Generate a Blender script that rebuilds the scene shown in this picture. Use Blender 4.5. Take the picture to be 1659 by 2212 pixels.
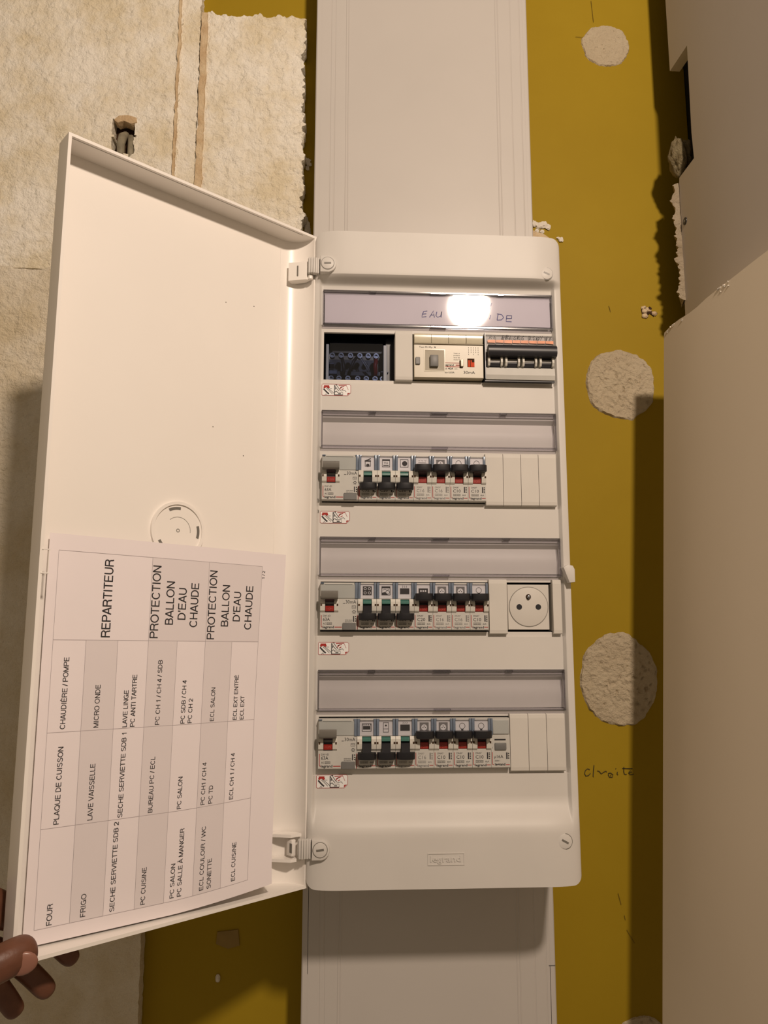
import bpy, bmesh, math, random
from mathutils import Matrix, Vector, noise

# ------------------------------------------------------------------ camera, world, lamp, exposure
# All modelling is in millimetres in the "panel frame": x right, y up, z out of the wall.
# One matrix turns it into metres, world Z up, with the panel at eye height.
H0 = 1773.0
S = 0.001
CONV = Matrix(((S, 0, 0, 0), (0, 0, -S, 0), (0, S, 0, 0), (0, 0, 0, 1)))
def W(x, y, z):
    return Vector((x * S, -z * S, (y + H0) * S))

scene = bpy.context.scene
for o in list(bpy.data.objects):
    bpy.data.objects.remove(o)
COL = scene.collection

cam_d = bpy.data.cameras.new('camera')
cam_d.sensor_fit = 'VERTICAL'
cam_d.sensor_height = 36.0
cam_d.lens = 1672.88 / 2212.0 * 36.0
cam_d.clip_start = 0.01
cam = bpy.data.objects.new('camera', cam_d)
COL.objects.link(cam)
cam.location = W(18.68, -273.45, 736.07)
_rz = Matrix.Rotation(-0.05571, 3, 'Z')
_rx = Matrix.Rotation(0.15397, 3, 'X')
_ry = Matrix.Rotation(-0.00105, 3, 'Y')
_base = Matrix(((1, 0, 0), (0, 0, -1), (0, 1, 0)))
cam.rotation_euler = (_rz @ _rx @ _ry @ _base).to_euler()
scene.camera = cam

world = bpy.data.worlds.new('room_glow')
scene.world = world
world.use_nodes = True
world.node_tree.nodes['Background'].inputs[0].default_value = (1.0, 0.77, 0.54, 1)
world.node_tree.nodes['Background'].inputs[1].default_value = 0.205

lamp_d = bpy.data.lights.new('ceiling_lamp', 'POINT')
lamp_d.color = (1.0, 0.81, 0.655)
lamp_d.energy = 65.5
lamp_d.shadow_soft_size = 0.05
lamp = bpy.data.objects.new('ceiling_lamp', lamp_d)
COL.objects.link(lamp)
lamp.location = W(356, 592, 1220)

vs = scene.view_settings
scene.display_settings.display_device = 'sRGB'
vs.view_transform = 'Standard'
vs.look = 'None'
vs.gamma = 1.0
vs.use_curve_mapping = False
vs.exposure = 0.0

# ------------------------------------------------------------------ materials
def _principled(name, col, rough, spec=0.5, metal=0.0, coat=0.0):
    m = bpy.data.materials.new(name)
    m.use_nodes = True
    nt = m.node_tree
    b = nt.nodes['Principled BSDF']
    b.inputs['Base Color'].default_value = (*col, 1)
    b.inputs['Roughness'].default_value = rough
    b.inputs['Specular IOR Level'].default_value = spec
    b.inputs['Metallic'].default_value = metal
    b.inputs['Coat Weight'].default_value = coat
    return m, nt, b

def _noise(nt, scale, detail=3, rough=0.55, coord='Object'):
    tc = nt.nodes.new('ShaderNodeTexCoord')
    n = nt.nodes.new('ShaderNodeTexNoise')
    n.inputs['Scale'].default_value = scale
    n.inputs['Detail'].default_value = detail
    n.inputs['Roughness'].default_value = rough
    nt.links.new(tc.outputs[coord], n.inputs['Vector'])
    return n

def _ramp(nt, stops):
    r = nt.nodes.new('ShaderNodeValToRGB')
    el = r.color_ramp.elements
    while len(el) < len(stops):
        el.new(0.5)
    for e, (p, c) in zip(el, stops):
        e.position = p
        e.color = (*c, 1)
    return r

def _bump(nt, b, src, strength, dist):
    bp = nt.nodes.new('ShaderNodeBump')
    bp.inputs['Strength'].default_value = strength
    bp.inputs['Distance'].default_value = dist
    nt.links.new(src, bp.inputs['Height'])
    nt.links.new(bp.outputs[0], b.inputs['Normal'])
    return bp

def plastic(name, col, rough=0.4, spec=0.5, var=0.04, scale=30.0, bump=0.0):
    """coloured plastic or paper with a faint mottled wear in its colour and gloss"""
    m, nt, b = _principled(name, col, rough, spec)
    n = _noise(nt, scale)
    lo = tuple(c * (1 - var) for c in col)
    hi = tuple(min(1, c * (1 + var)) for c in col)
    r = _ramp(nt, [(0.3, lo), (0.7, hi)])
    nt.links.new(n.outputs['Fac'], r.inputs[0])
    nt.links.new(r.outputs[0], b.inputs['Base Color'])
    if bump:
        n2 = _noise(nt, scale * 12, 2)
        _bump(nt, b, n2.outputs['Fac'], bump, 0.0006)
    return m

def clear(name, tint, rough=0.04, gloss=0.08):
    """clear moulded plastic: tinted see-through with a Fresnel gloss"""
    m = bpy.data.materials.new(name)
    m.use_nodes = True
    nt = m.node_tree
    nt.nodes.remove(nt.nodes['Principled BSDF'])
    out = nt.nodes['Material Output']
    t = nt.nodes.new('ShaderNodeBsdfTransparent')
    t.inputs[0].default_value = (*tint, 1)
    g = nt.nodes.new('ShaderNodeBsdfGlossy')
    g.inputs['Roughness'].default_value = rough
    f = nt.nodes.new('ShaderNodeFresnel')
    f.inputs[0].default_value = 1.5
    a = nt.nodes.new('ShaderNodeMath')
    a.operation = 'ADD'
    a.inputs[1].default_value = gloss
    n = _noise(nt, 14.0, 2)
    bp = nt.nodes.new('ShaderNodeBump')
    bp.inputs['Strength'].default_value = 0.05
    bp.inputs['Distance'].default_value = 0.0005
    nt.links.new(n.outputs['Fac'], bp.inputs['Height'])
    nt.links.new(bp.outputs[0], g.inputs['Normal'])
    mx = nt.nodes.new('ShaderNodeMixShader')
    nt.links.new(f.outputs[0], a.inputs[0])
    nt.links.new(a.outputs[0], mx.inputs[0])
    nt.links.new(t.outputs[0], mx.inputs[1])
    nt.links.new(g.outputs[0], mx.inputs[2])
    nt.links.new(mx.outputs[0], out.inputs[0])
    return m

def wall_paint():
    m, nt, b = _principled('mustard paint', (0.36, 0.245, 0.03), 0.6, 0.12)
    n = _noise(nt, 4.0, 5, 0.6)
    r = _ramp(nt, [(0.25, (0.300, 0.198, 0.0105)), (0.55, (0.330, 0.222, 0.0125)), (0.8, (0.355, 0.244, 0.016))])
    nt.links.new(n.outputs['Fac'], r.inputs[0])
    nt.links.new(r.outputs[0], b.inputs['Base Color'])
    n2 = _noise(nt, 60.0, 4)
    _bump(nt, b, n2.outputs['Fac'], 0.12, 0.001)
    return m

def crumbly(name, base, patch, rough_bump, scale, patch_scale):
    """torn foam and glue: cream with yellowed blotches, pitted relief"""
    m, nt, b = _principled(name, base, 0.8, 0.25)
    n = _noise(nt, patch_scale, 4, 0.6)
    r = _ramp(nt, [(0.40, base), (0.64, patch), (0.85, tuple(c * 0.92 for c in patch))])
    nt.links.new(n.outputs['Fac'], r.inputs[0])
    nt.links.new(r.outputs[0], b.inputs['Base Color'])
    n2 = _noise(nt, scale, 5, 0.65)
    _bump(nt, b, n2.outputs['Fac'], rough_bump, 0.006)
    return m

def skin_mat():
    m, nt, b = _principled('skin', (0.13, 0.05, 0.028), 0.45, 0.4)
    n = _noise(nt, 45.0, 4)
    r = _ramp(nt, [(0.3, (0.10, 0.038, 0.020)), (0.7, (0.16, 0.064, 0.035))])
    nt.links.new(n.outputs['Fac'], r.inputs[0])
    nt.links.new(r.outputs[0], b.inputs['Base Color'])
    b.inputs['Subsurface Weight'].default_value = 0.1
    b.inputs['Subsurface Radius'].default_value = (0.004, 0.0015, 0.0008)
    n2 = _noise(nt, 420.0, 3)
    _bump(nt, b, n2.outputs['Fac'], 0.25, 0.0006)
    return m

M = dict(
    wall=wall_paint(),
    white=plastic('ivory plastic', (0.625, 0.602, 0.567), 0.42, 0.25, 0.03, 12),
    doorw=plastic('white door plastic', (0.89, 0.85, 0.80), 0.30, 0.5, 0.015, 8),
    trunk=plastic('grey white pvc', (0.53, 0.50, 0.465), 0.42, 0.4, 0.02, 9),
    blank=plastic('matt ivory plastic', (0.615, 0.59, 0.545), 0.5, 0.22, 0.03, 20),
    dev=plastic('light grey device plastic', (0.52, 0.51, 0.475), 0.5, 0.4, 0.04, 60),
    devmid=plastic('pale grey device plastic', (0.60, 0.585, 0.53), 0.45, 0.4, 0.04, 60),
    dstrip=plastic('smoked grey label strip', (0.40, 0.415, 0.40), 0.25, 0.5, 0.04, 30),
    winframe=plastic('blue grey clear plastic', (0.16, 0.20, 0.265), 0.18, 0.6, 0.15, 90),
    label=plastic('label card', (0.80, 0.80, 0.79), 0.35, 0.5, 0.02, 60),
    black=plastic('black plastic', (0.014, 0.014, 0.018), 0.38, 0.5, 0.1, 60),
    toggle=plastic('charcoal lever plastic', (0.011, 0.011, 0.014), 0.42, 0.5, 0.1, 60),
    greytog=plastic('taupe grey lever plastic', (0.17, 0.16, 0.14), 0.4, 0.5, 0.06, 60),
    greybtn=plastic('mid grey button plastic', (0.16, 0.16, 0.155), 0.45, 0.4, 0.06, 60),
    red=plastic('red indicator', (0.27, 0.018, 0.012), 0.25, 0.5, 0.2, 120),
    green=plastic('green indicator', (0.06, 0.175, 0.145), 0.2, 0.6, 0.15, 120),
    ink=plastic('black print', (0.035, 0.033, 0.035), 0.6, 0.2, 0.1, 60),
    inkg=plastic('grey print', (0.20, 0.195, 0.19), 0.6, 0.2, 0.1, 60),
    inkr=plastic('red print', (0.36, 0.03, 0.025), 0.6, 0.2, 0.1, 60),
    inkp=plastic('faded pink print', (0.42, 0.10, 0.08), 0.5, 0.3, 0.1, 60),
    inkb=plastic('blue pen ink', (0.035, 0.035, 0.19), 0.5, 0.3, 0.2, 120),
    pencil=plastic('pencil lead', (0.055, 0.045, 0.02), 0.6, 0.2, 0.4, 140),
    scratch=plastic('scratched paint', (0.13, 0.085, 0.015), 0.7, 0.1, 0.4, 140),
    paper=plastic('office paper', (0.84, 0.775, 0.79), 0.7, 0.2, 0.012, 20),
    shade=plastic('grey table shading', (0.745, 0.685, 0.695), 0.7, 0.2, 0.012, 20),
    rule=plastic('thin grey rules', (0.40, 0.36, 0.37), 0.7, 0.2, 0.05, 40),
    lav=plastic('lavender label card', (0.56, 0.53, 0.58), 0.45, 0.4, 0.03, 20),
    clear=clear('clear cover', (0.975, 0.97, 0.985), 0.03, 0.02),
    clear2=clear('lavender clear edge', (0.87, 0.855, 0.905), 0.12, 0.12),
    beige=plastic('yellowed beige plastic', (0.46, 0.41, 0.30), 0.35, 0.5, 0.05, 50),
    beiged=plastic('recessed beige plastic', (0.30, 0.26, 0.18), 0.45, 0.4, 0.05, 50),
    beigec=plastic('shiny beige clear cover', (0.62, 0.57, 0.43), 0.14, 0.8, 0.08, 70),
    orange=plastic('orange tape', (0.70, 0.24, 0.09), 0.4, 0.4, 0.2, 120),
    redo=plastic('orange red indicator', (0.60, 0.07, 0.02), 0.6, 0.15, 0.1, 80),
    navy=plastic('dark navy housing', (0.012, 0.015, 0.026), 0.3, 0.5, 0.2, 40),
    navyp=plastic('blue grey side rail', (0.11, 0.13, 0.18), 0.35, 0.5, 0.1, 40),
    smoke=clear('smoked clear cover', (0.62, 0.66, 0.76), 0.05, 0.02),
    wire_r=plastic('red wire', (0.30, 0.02, 0.02), 0.4, 0.4, 0.1, 60),
    wire_b=plastic('black wire', (0.015, 0.015, 0.02), 0.4, 0.4, 0.1, 60),
    wire_w=plastic('grey wire', (0.35, 0.35, 0.37), 0.3, 0.5, 0.1, 60),
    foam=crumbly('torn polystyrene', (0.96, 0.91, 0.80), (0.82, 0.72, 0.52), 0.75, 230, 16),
    foam3=crumbly('tan foam toned for shade', (0.84, 0.765, 0.625), (0.72, 0.615, 0.43), 0.8, 210, 14),  # tan foam, taken darker so some of the door's shade is in its colour
    crumb=crumbly('foam crumbs toned as unlit', (0.42, 0.35, 0.25), (0.34, 0.27, 0.18), 0.8, 240, 30),  # white foam darkened: its unlit look is put into the colour
    foam2=crumbly('white polystyrene crumb', (0.82, 0.77, 0.68), (0.76, 0.68, 0.55), 0.6, 260, 14),
    glue=crumbly('brown glue line', (0.60, 0.43, 0.25), (0.72, 0.57, 0.37), 0.7, 200, 40),
    plaster=crumbly('plaster dab', (0.56, 0.465, 0.32), (0.62, 0.525, 0.37), 0.8, 260, 18),
    hole=plastic('bare brown hole', (0.055, 0.03, 0.016), 0.9, 0.1, 0.5, 120, 0.5),
    board=plastic('off white plasterboard', (0.80, 0.70, 0.55), 0.75, 0.2, 0.02, 6),
    board2=plastic('grey white plasterboard', (0.60, 0.55, 0.50), 0.8, 0.2, 0.02, 6),
    dark=plastic('painted cavity shade', (0.02, 0.018, 0.017), 0.9, 0.1, 0.3, 10, 0.4),  # near-black puts the shade of the cavity into the colour
    wool=crumbly('mineral wool', (0.40, 0.33, 0.19), (0.27, 0.21, 0.11), 1.0, 420, 90),
    pipe=plastic('dull grey metal', (0.24, 0.21, 0.145), 0.35, 0.5, 0.3, 90),
    skin=skin_mat(),
    nail=plastic('thumbnail', (0.28, 0.13, 0.09), 0.3, 0.5, 0.06, 60),
)
_mm = _principled('zinc screw', (0.30, 0.31, 0.33), 0.25, 0.5, 1.0)
_n = _noise(_mm[1], 200.0)
_bump(_mm[1], _mm[2], _n.outputs['Fac'], 0.2, 0.0005)
M['zinc'] = _mm[0]

# ------------------------------------------------------------------ mesh helpers (panel frame, mm)
def BM():
    return bmesh.new()

def box(bm, x0, x1, y0, y1, z0, z1, bev=0.0, seg=2):
    t = bmesh.new()
    vs_ = [t.verts.new((x, y, z)) for z in (z0, z1) for y in (y0, y1) for x in (x0, x1)]
    for f in ((0, 2, 3, 1), (4, 5, 7, 6), (0, 1, 5, 4), (2, 6, 7, 3), (0, 4, 6, 2), (1, 3, 7, 5)):
        t.faces.new([vs_[i] for i in f])
    if bev:
        bmesh.ops.bevel(t, geom=t.edges[:], offset=bev, segments=seg, affect='EDGES', profile=0.5)
    join(bm, t)

def join(bm, t, mat=None):
    if mat is not None:
        t.transform(mat)
    me = bpy.data.meshes.new('tmp')
    t.to_mesh(me)
    t.free()
    bm.from_mesh(me)
    bpy.data.meshes.remove(me)

def prism(bm, pts, z0, z1, bev=0.0, seg=2, mat=None):
    """closed outline (x, y) extruded along z"""
    t = bmesh.new()
    a = [t.verts.new((x, y, z0)) for x, y in pts]
    b = [t.verts.new((x, y, z1)) for x, y in pts]
    n = len(pts)
    t.faces.new(a)
    t.faces.new(b)
    for i in range(n):
        t.faces.new((a[i], a[(i + 1) % n], b[(i + 1) % n], b[i]))
    bmesh.ops.recalc_face_normals(t, faces=t.faces[:])
    if bev:
        ed = [e for e in t.edges if abs(e.verts[0].co.z - z1) < 1e-6 and abs(e.verts[1].co.z - z1) < 1e-6]
        bmesh.ops.bevel(t, geom=ed, offset=bev, segments=seg, affect='EDGES', profile=0.5)
    join(bm, t, mat)

AX = Matrix(((0, 0, 1, 0), (0, 1, 0, 0), (-1, 0, 0, 0), (0, 0, 0, 1)))   # (u,v,w)->(w, v, -u)
def prism_x(bm, pts, x0, x1, bev=0.0):
    """outline (z, y) extruded along x"""
    prism(bm, [(-z, y) for z, y in pts], x0, x1, bev, 2, AX)
AY = Matrix(((1, 0, 0, 0), (0, 0, -1, 0), (0, 1, 0, 0), (0, 0, 0, 1)))   # (u,v,w)->(u, -w, v)
def prism_y(bm, pts, y0, y1):
    """outline (x, z) extruded along y"""
    prism(bm, pts, -y1, -y0, 0, 2, AY)

def circle(cx, cy, r, n=28, a0=0.0, a1=2 * math.pi):
    full = abs(a1 - a0 - 2 * math.pi) < 1e-6
    m = n if full else n + 1
    return [(cx + r * math.cos(a0 + (a1 - a0) * i / n), cy + r * math.sin(a0 + (a1 - a0) * i / n)) for i in range(m)]

def cyl(bm, cx, cy, r, z0, z1, n=28, bev=0.0):
    prism(bm, circle(cx, cy, r, n), z0, z1, bev)

def ring(bm, cx, cy, r0, r1, z0, z1, n=32, a0=0.0, a1=2 * math.pi):
    t = bmesh.new()
    full = abs(a1 - a0 - 2 * math.pi) < 1e-6
    m = n if full else n + 1
    rows = []
    for i in range(m):
        a = a0 + (a1 - a0) * i / n
        c, s = math.cos(a), math.sin(a)
        rows.append([t.verts.new((cx + r * c, cy + r * s, z)) for r, z in ((r0, z0), (r1, z0), (r1, z1), (r0, z1))])
    for i in range(m if full else m - 1):
        p, q = rows[i], rows[(i + 1) % m]
        for k in range(4):
            t.faces.new((p[k], p[(k + 1) % 4], q[(k + 1) % 4], q[k]))
    if not full:
        t.faces.new(rows[0])
        t.faces.new(rows[-1][::-1])
    bmesh.ops.recalc_face_normals(t, faces=t.faces[:])
    join(bm, t)

def rrect(x0, x1, y0, y1, r, n=5):
    p = []
    for cx, cy, a in ((x1 - r, y1 - r, 0), (x0 + r, y1 - r, 90), (x0 + r, y0 + r, 180), (x1 - r, y0 + r, 270)):
        for i in range(n + 1):
            t = math.radians(a + 90 * i / n)
            p.append((cx + r * math.cos(t), cy + r * math.sin(t)))
    return p

def flat(bm, pts, z):
    vs_ = [bm.verts.new((x, y, z)) for x, y in pts]
    f = bm.faces.new(vs_)
    f.normal_update()
    if f.normal.z < 0:
        f.normal_flip()

def rect(bm, x0, x1, y0, y1, z):
    flat(bm, [(x0, y0), (x1, y0), (x1, y1), (x0, y1)], z)

def stroke(bm, pts, w, z):
    """pen line: flat ribbon along a polyline"""
    n = len(pts)
    L, Rr = [], []
    for i in range(n):
        a = Vector(pts[max(0, i - 1)])
        b = Vector(pts[min(n - 1, i + 1)])
        d = (b - a)
        d = d.normalized() if d.length > 1e-9 else Vector((1, 0))
        p = Vector((-d.y, d.x)) * w / 2
        c = Vector(pts[i])
        L.append(bm.verts.new((c.x + p.x, c.y + p.y, z)))
        Rr.append(bm.verts.new((c.x - p.x, c.y - p.y, z)))
    for i in range(n - 1):
        bm.faces.new((Rr[i], Rr[i + 1], L[i + 1], L[i]))

def frame_lines(bm, x0, x1, y0, y1, w, z):
    rect(bm, x0, x1, y0, y0 + w, z)
    rect(bm, x0, x1, y1 - w, y1, z)
    rect(bm, x0, x0 + w, y0 + w, y1 - w, z)
    rect(bm, x1 - w, x1, y0 + w, y1 - w, z)

def disc(bm, cx, cy, r, z, n=20):
    flat(bm, circle(cx, cy, r, n), z)

def ringflat(bm, cx, cy, r0, r1, z, n=24, a0=0.0, a1=2 * math.pi):
    A = circle(cx, cy, r0, n, a0, a1)
    B = circle(cx, cy, r1, n, a0, a1)
    m = len(A)
    va = [bm.verts.new((x, y, z)) for x, y in A]
    vb = [bm.verts.new((x, y, z)) for x, y in B]
    full = abs(a1 - a0 - 2 * math.pi) < 1e-6
    for i in range(m if full else m - 1):
        j = (i + 1) % m
        bm.faces.new((va[i], vb[i], vb[j], va[j]))

def tube(bm, pts, r, n=8, cap=True):
    t = bmesh.new()
    pts = [Vector(p) for p in pts]
    rr = r if isinstance(r, (list, tuple)) else [r] * len(pts)
    rows = []
    up = Vector((0.13, 0.31, 0.94)).normalized()
    for i, p in enumerate(pts):
        d = (pts[min(i + 1, len(pts) - 1)] - pts[max(i - 1, 0)]).normalized()
        u = d.cross(up).normalized()
        v = d.cross(u)
        rows.append([t.verts.new(p + (u * math.cos(a) + v * math.sin(a)) * rr[i]) for a in [2 * math.pi * k / n for k in range(n)]])
    for i in range(len(rows) - 1):
        for k in range(n):
            t.faces.new((rows[i][k], rows[i][(k + 1) % n], rows[i + 1][(k + 1) % n], rows[i + 1][k]))
    if cap:
        t.faces.new(rows[0])
        t.faces.new(rows[-1])
    bmesh.ops.recalc_face_normals(t, faces=t.faces[:])
    join(bm, t)

_glyph = {}
def glyphs(s, bold=0.0):
    k = (s, bold)
    if k not in _glyph:
        cu = bpy.data.curves.new('lettering', 'FONT')
        cu.body = s
        cu.size = 1.0
        cu.resolution_u = 2
        cu.offset = bold
        ob = bpy.data.objects.new('lettering', cu)
        me = bpy.data.meshes.new_from_object(ob)
        v = [tuple(x.co[:2]) for x in me.vertices]
        f = [tuple(p.vertices) for p in me.polygons]
        bpy.data.meshes.remove(me)
        bpy.data.objects.remove(ob)
        bpy.data.curves.remove(cu)
        xs = [p[0] for p in v] or [0]
        _glyph[k] = ([(x - min(xs), y) for x, y in v], f, max(xs) - min(xs))
    return _glyph[k]

CAP = 0.685
def text(bm, s, x, y, h, z, ang=0.0, w=None, bold=0.0, depth=0.0):
    """lettering: cap height h, baseline start (x, y), optionally fitted to width w"""
    v, f, tw = glyphs(s, bold)
    sc = h / CAP
    sx = (w / tw) if w else sc
    c, sn = math.cos(ang), math.sin(ang)
    def put_at(px, py, pz):
        px, py = px * sx, py * sc
        return bm.verts.new((x + px * c - py * sn, y + px * sn + py * c, pz))
    vs_ = [put_at(px, py, z) for px, py in v]
    for q in f:
        try:
            fc = bm.faces.new([vs_[i] for i in q])
            fc.normal_update()
            if fc.normal.z < 0:
                fc.normal_flip()
        except ValueError:
            pass
    if depth:
        g = bmesh.ops.extrude_face_region(bm, geom=[fc for fc in bm.faces if fc.is_valid])
        bmesh.ops.translate(bm, verts=[e for e in g['geom'] if isinstance(e, bmesh.types.BMVert)], vec=(0, 0, depth))

# plain grotesque capitals drawn as even strokes (cap height 1): width, strokes
def arc(cx, cy, rx, ry, a0, a1, n=14):
    return [(cx + rx * math.cos(math.radians(a0 + (a1 - a0) * i / n)), cy + ry * math.sin(math.radians(a0 + (a1 - a0) * i / n))) for i in range(n + 1)]
_st = [(.15, 0), (.15, 1)]
GRO = {
    'A': (.93, [[(.06, 0), (.465, 1)], [(.87, 0), (.465, 1)], [(.2, .31), (.73, .31)]]),
    'B': (.93, [_st, [(.15, .94)] + arc(.5, .73, .26, .21, 90, -90) + [(.15, .52)], [(.15, .52)] + arc(.52, .29, .29, .23, 90, -90) + [(.15, .06)]]),
    'C': (1.0, [arc(.52, .5, .40, .445, 40, 320, 22)]),
    'D': (1.0, [_st, [(.15, .94)] + arc(.45, .5, .42, .44, 90, -90, 18) + [(.15, .06)]]),
    'E': (.93, [_st, [(.15, .94), (.83, .94)], [(.15, .52), (.78, .52)], [(.15, .06), (.85, .06)]]),
    'F': (.85, [_st, [(.15, .94), (.80, .94)], [(.15, .5), (.72, .5)]]),
    'G': (1.08, [arc(.53, .5, .42, .445, 42, 338, 24), [(.56, .45), (.97, .45)], [(.94, .48), (.94, .0)]]),
    'H': (1.0, [_st, [(.86, 0), (.86, 1)], [(.15, .52), (.86, .52)]]),
    'I': (.39, [[(.195, 0), (.195, 1)]]),
    'L': (.78, [_st, [(.15, .06), (.74, .06)]]),
    'M': (1.16, [[(.14, 0), (.14, 1)], [(1.02, 0), (1.02, 1)], [(.14, 1), (.58, 0)], [(1.02, 1), (.58, 0)]]),
    'N': (1.0, [_st, [(.86, 0), (.86, 1)], [(.15, 1), (.86, 0)]]),
    'O': (1.08, [arc(.54, .5, .44, .45, 0, 360, 30)]),
    'P': (.93, [_st, [(.15, .94)] + arc(.56, .71, .27, .23, 90, -90) + [(.15, .48)]]),
    'Q': (1.08, [arc(.54, .5, .44, .45, 0, 360, 30), [(.6, .24), (.95, 0)]]),
    'R': (1.0, [_st, [(.15, .94)] + arc(.58, .73, .27, .21, 90, -90) + [(.15, .52)], [(.56, .52), (.74, .46), (.81, .34), (.83, .12), (.90, 0)]]),
    'S': (.93, [arc(.46, .735, .32, .21, 22, 262, 16) + arc(.46, .28, .35, .225, 78, -158, 16)]),
    'T': (.85, [[(.03, .94), (.82, .94)], [(.425, 0), (.425, .94)]]),
    'U': (1.0, [[(.15, 1)] + arc(.505, .38, .355, .325, 180, 360) + [(.86, 1)]]),
    'V': (.93, [[(.05, 1), (.465, 0)], [(.88, 1), (.465, 0)]]),
    'W': (1.31, [[(.05, 1), (.34, 0)], [(.34, 0), (.655, 1)], [(.655, 1), (.97, 0)], [(.97, 0), (1.26, 1)]]),
    'X': (.93, [[(.06, 0), (.87, 1)], [(.06, 1), (.87, 0)]]),
    '1': (.77, [[(.46, 0), (.46, 1)], [(.16, .74), (.36, .78), (.44, .97)]]),
    '2': (.77, [arc(.385, .70, .28, .245, 175, -38, 14) + [(.1, .1)], [(.07, .06), (.70, .06)]]),
    '4': (.77, [[(.54, 0), (.54, 1)], [(.54, .97), (.07, .3)], [(.04, .27), (.74, .27)]]),
    '/': (.39, [[(.03, -.02), (.37, 1.02)]]),
    "'": (.28, [[(.15, 1), (.13, .68)]]),
    ' ': (.39, []),
}
GRO['È'] = (.93, GRO['E'][1] + [[(.36, 1.24), (.52, 1.10)]])
GRO['É'] = (.93, GRO['E'][1] + [[(.60, 1.24), (.44, 1.10)]])
GRO['À'] = (.93, GRO['A'][1] + [[(.36, 1.24), (.52, 1.10)]])
def caps(bm, s, x, y, h, z, ang=0.0, w=None, weight=.135):
    """line of grotesque capitals fitted to width w"""
    tw = sum(GRO[c][0] for c in s)
    sx = (w / tw) if w else h
    c_, s_ = math.cos(ang), math.sin(ang)
    px = 0.0
    for ch in s:
        wd, sts = GRO[ch]
        for k, st in enumerate(sts):
            pl = [((px + a) * sx, b * h) for a, b in st]
            stroke(bm, [(x + a * c_ - b * s_, y + a * s_ + b * c_) for a, b in pl], weight * h, z + .004 * k)
        px += wd

# ------------------------------------------------------------------ object helpers
LOC = {}
def tag(o, label=None, cat=None, group=None, kind=None):
    for k, v in (('label', label), ('category', cat), ('group', group), ('kind', kind)):
        if v:
            o[k] = v
    return o

def thing(name, label, cat, loc, group=None):
    o = bpy.data.objects.new(name, None)
    o.empty_display_size = 0.02
    COL.objects.link(o)
    o.location = W(*loc)
    LOC[o.name] = Vector(loc)
    return tag(o, label, cat, group)

def mesh_of(name, bm, mat, origin=None, smooth=False, recalc=False, xf=None):
    if xf is not None:
        bm.transform(xf)
    if origin is not None:
        bm.transform(Matrix.Translation(-Vector(origin)))
    if recalc:
        bmesh.ops.recalc_face_normals(bm, faces=bm.faces[:])
    bm.transform(CONV)
    me = bpy.data.meshes.new(name)
    bm.to_mesh(me)
    bm.free()
    me.materials.append(mat)
    if smooth:
        me.polygons.foreach_set('use_smooth', [True] * len(me.polygons))
        if smooth is not True:
            me.set_sharp_from_angle(angle=math.radians(smooth))
    return me

def link(name, me, parent=None):
    o = bpy.data.objects.new(name, me)
    COL.objects.link(o)
    if parent is not None:
        o.parent = parent
        LOC[o.name] = LOC.get(parent.name, Vector((0, 0, 0)))
    return o

def put(name, bm, mat, parent, smooth=False, recalc=False, xf=None, local=False, label=None):
    """bm in panel coordinates -> a mesh object, child of parent (or standing alone)"""
    org = None
    if parent is not None and not local:
        org = LOC[parent.name]
    o = link(name, mesh_of(name, bm, mat, org, smooth, recalc, xf), parent)
    if label:
        o['label'] = label
    return o

def alone(name, bm, mat, label, cat, loc, group=None, smooth=False, recalc=False, xf=None, kind=None):
    o = link(name, mesh_of(name, bm, mat, loc, smooth, recalc, xf))
    o.location = W(*loc)
    LOC[o.name] = Vector(loc)
    return tag(o, label, cat, group, kind)

def structure(name, bm, mat, loc, smooth=False, recalc=False):
    return alone(name, bm, mat, None, None, loc, None, smooth, recalc, None, 'structure')

rnd = random.Random(4)
def nz(x, y, s, k=0.0):
    return noise.noise(Vector((x / s, y / s, k)))

# ================================================================== SETTING
ZW = -165.0                       # the yellow wall's face
bm = BM()
def wall_grid(bm, x0, x1, y0, y1, step, zf, skip=None, thick=30.0):
    nx, ny = max(1, round((x1 - x0) / step)), max(1, round((y1 - y0) / step))
    g = {}
    for j in range(ny + 1):
        for i in range(nx + 1):
            x, y = x0 + (x1 - x0) * i / nx, y0 + (y1 - y0) * j / ny
            p = zf(x, y)
            g[i, j] = bm.verts.new(p if isinstance(p, tuple) else (x, y, p))
    for j in range(ny):
        for i in range(nx):
            cx, cy = x0 + (x1 - x0) * (i + .5) / nx, y0 + (y1 - y0) * (j + .5) / ny
            if skip and skip(cx, cy):
                continue
            bm.faces.new((g[i, j], g[i + 1, j], g[i + 1, j + 1], g[i, j + 1]))
    if thick:
        be = [e for e in bm.edges if e.is_boundary]
        r = bmesh.ops.extrude_edge_only(bm, edges=be)
        bmesh.ops.translate(bm, verts=[v for v in r['geom'] if isinstance(v, bmesh.types.BMVert)], vec=(0, 0, -thick))
    bmesh.ops.recalc_face_normals(bm, faces=bm.faces[:])
    up = sum(1 for f in bm.faces if f.normal.z > 0.5) - sum(1 for f in bm.faces if f.normal.z < -0.5)
    if up < 0:
        bmesh.ops.reverse_faces(bm, faces=bm.faces[:])

wall_grid(bm, -900, 466, -1100, 900, 34, lambda x, y: ZW + 1.0 * nz(x, y, 160))
wall = structure('wall_back', bm, M['wall'], (-217, -1100, ZW), smooth=40)

bm = BM()
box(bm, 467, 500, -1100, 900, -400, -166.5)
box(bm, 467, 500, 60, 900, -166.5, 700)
box(bm, 433.5, 467, 60, 266, -101, 320)  # filler behind the lining, added to block light leaking onto the yellow wall
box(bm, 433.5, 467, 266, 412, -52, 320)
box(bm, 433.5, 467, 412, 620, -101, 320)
structure('wall_right_and_filler', bm, M['dark'], (470, -1100, 0))

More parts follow.
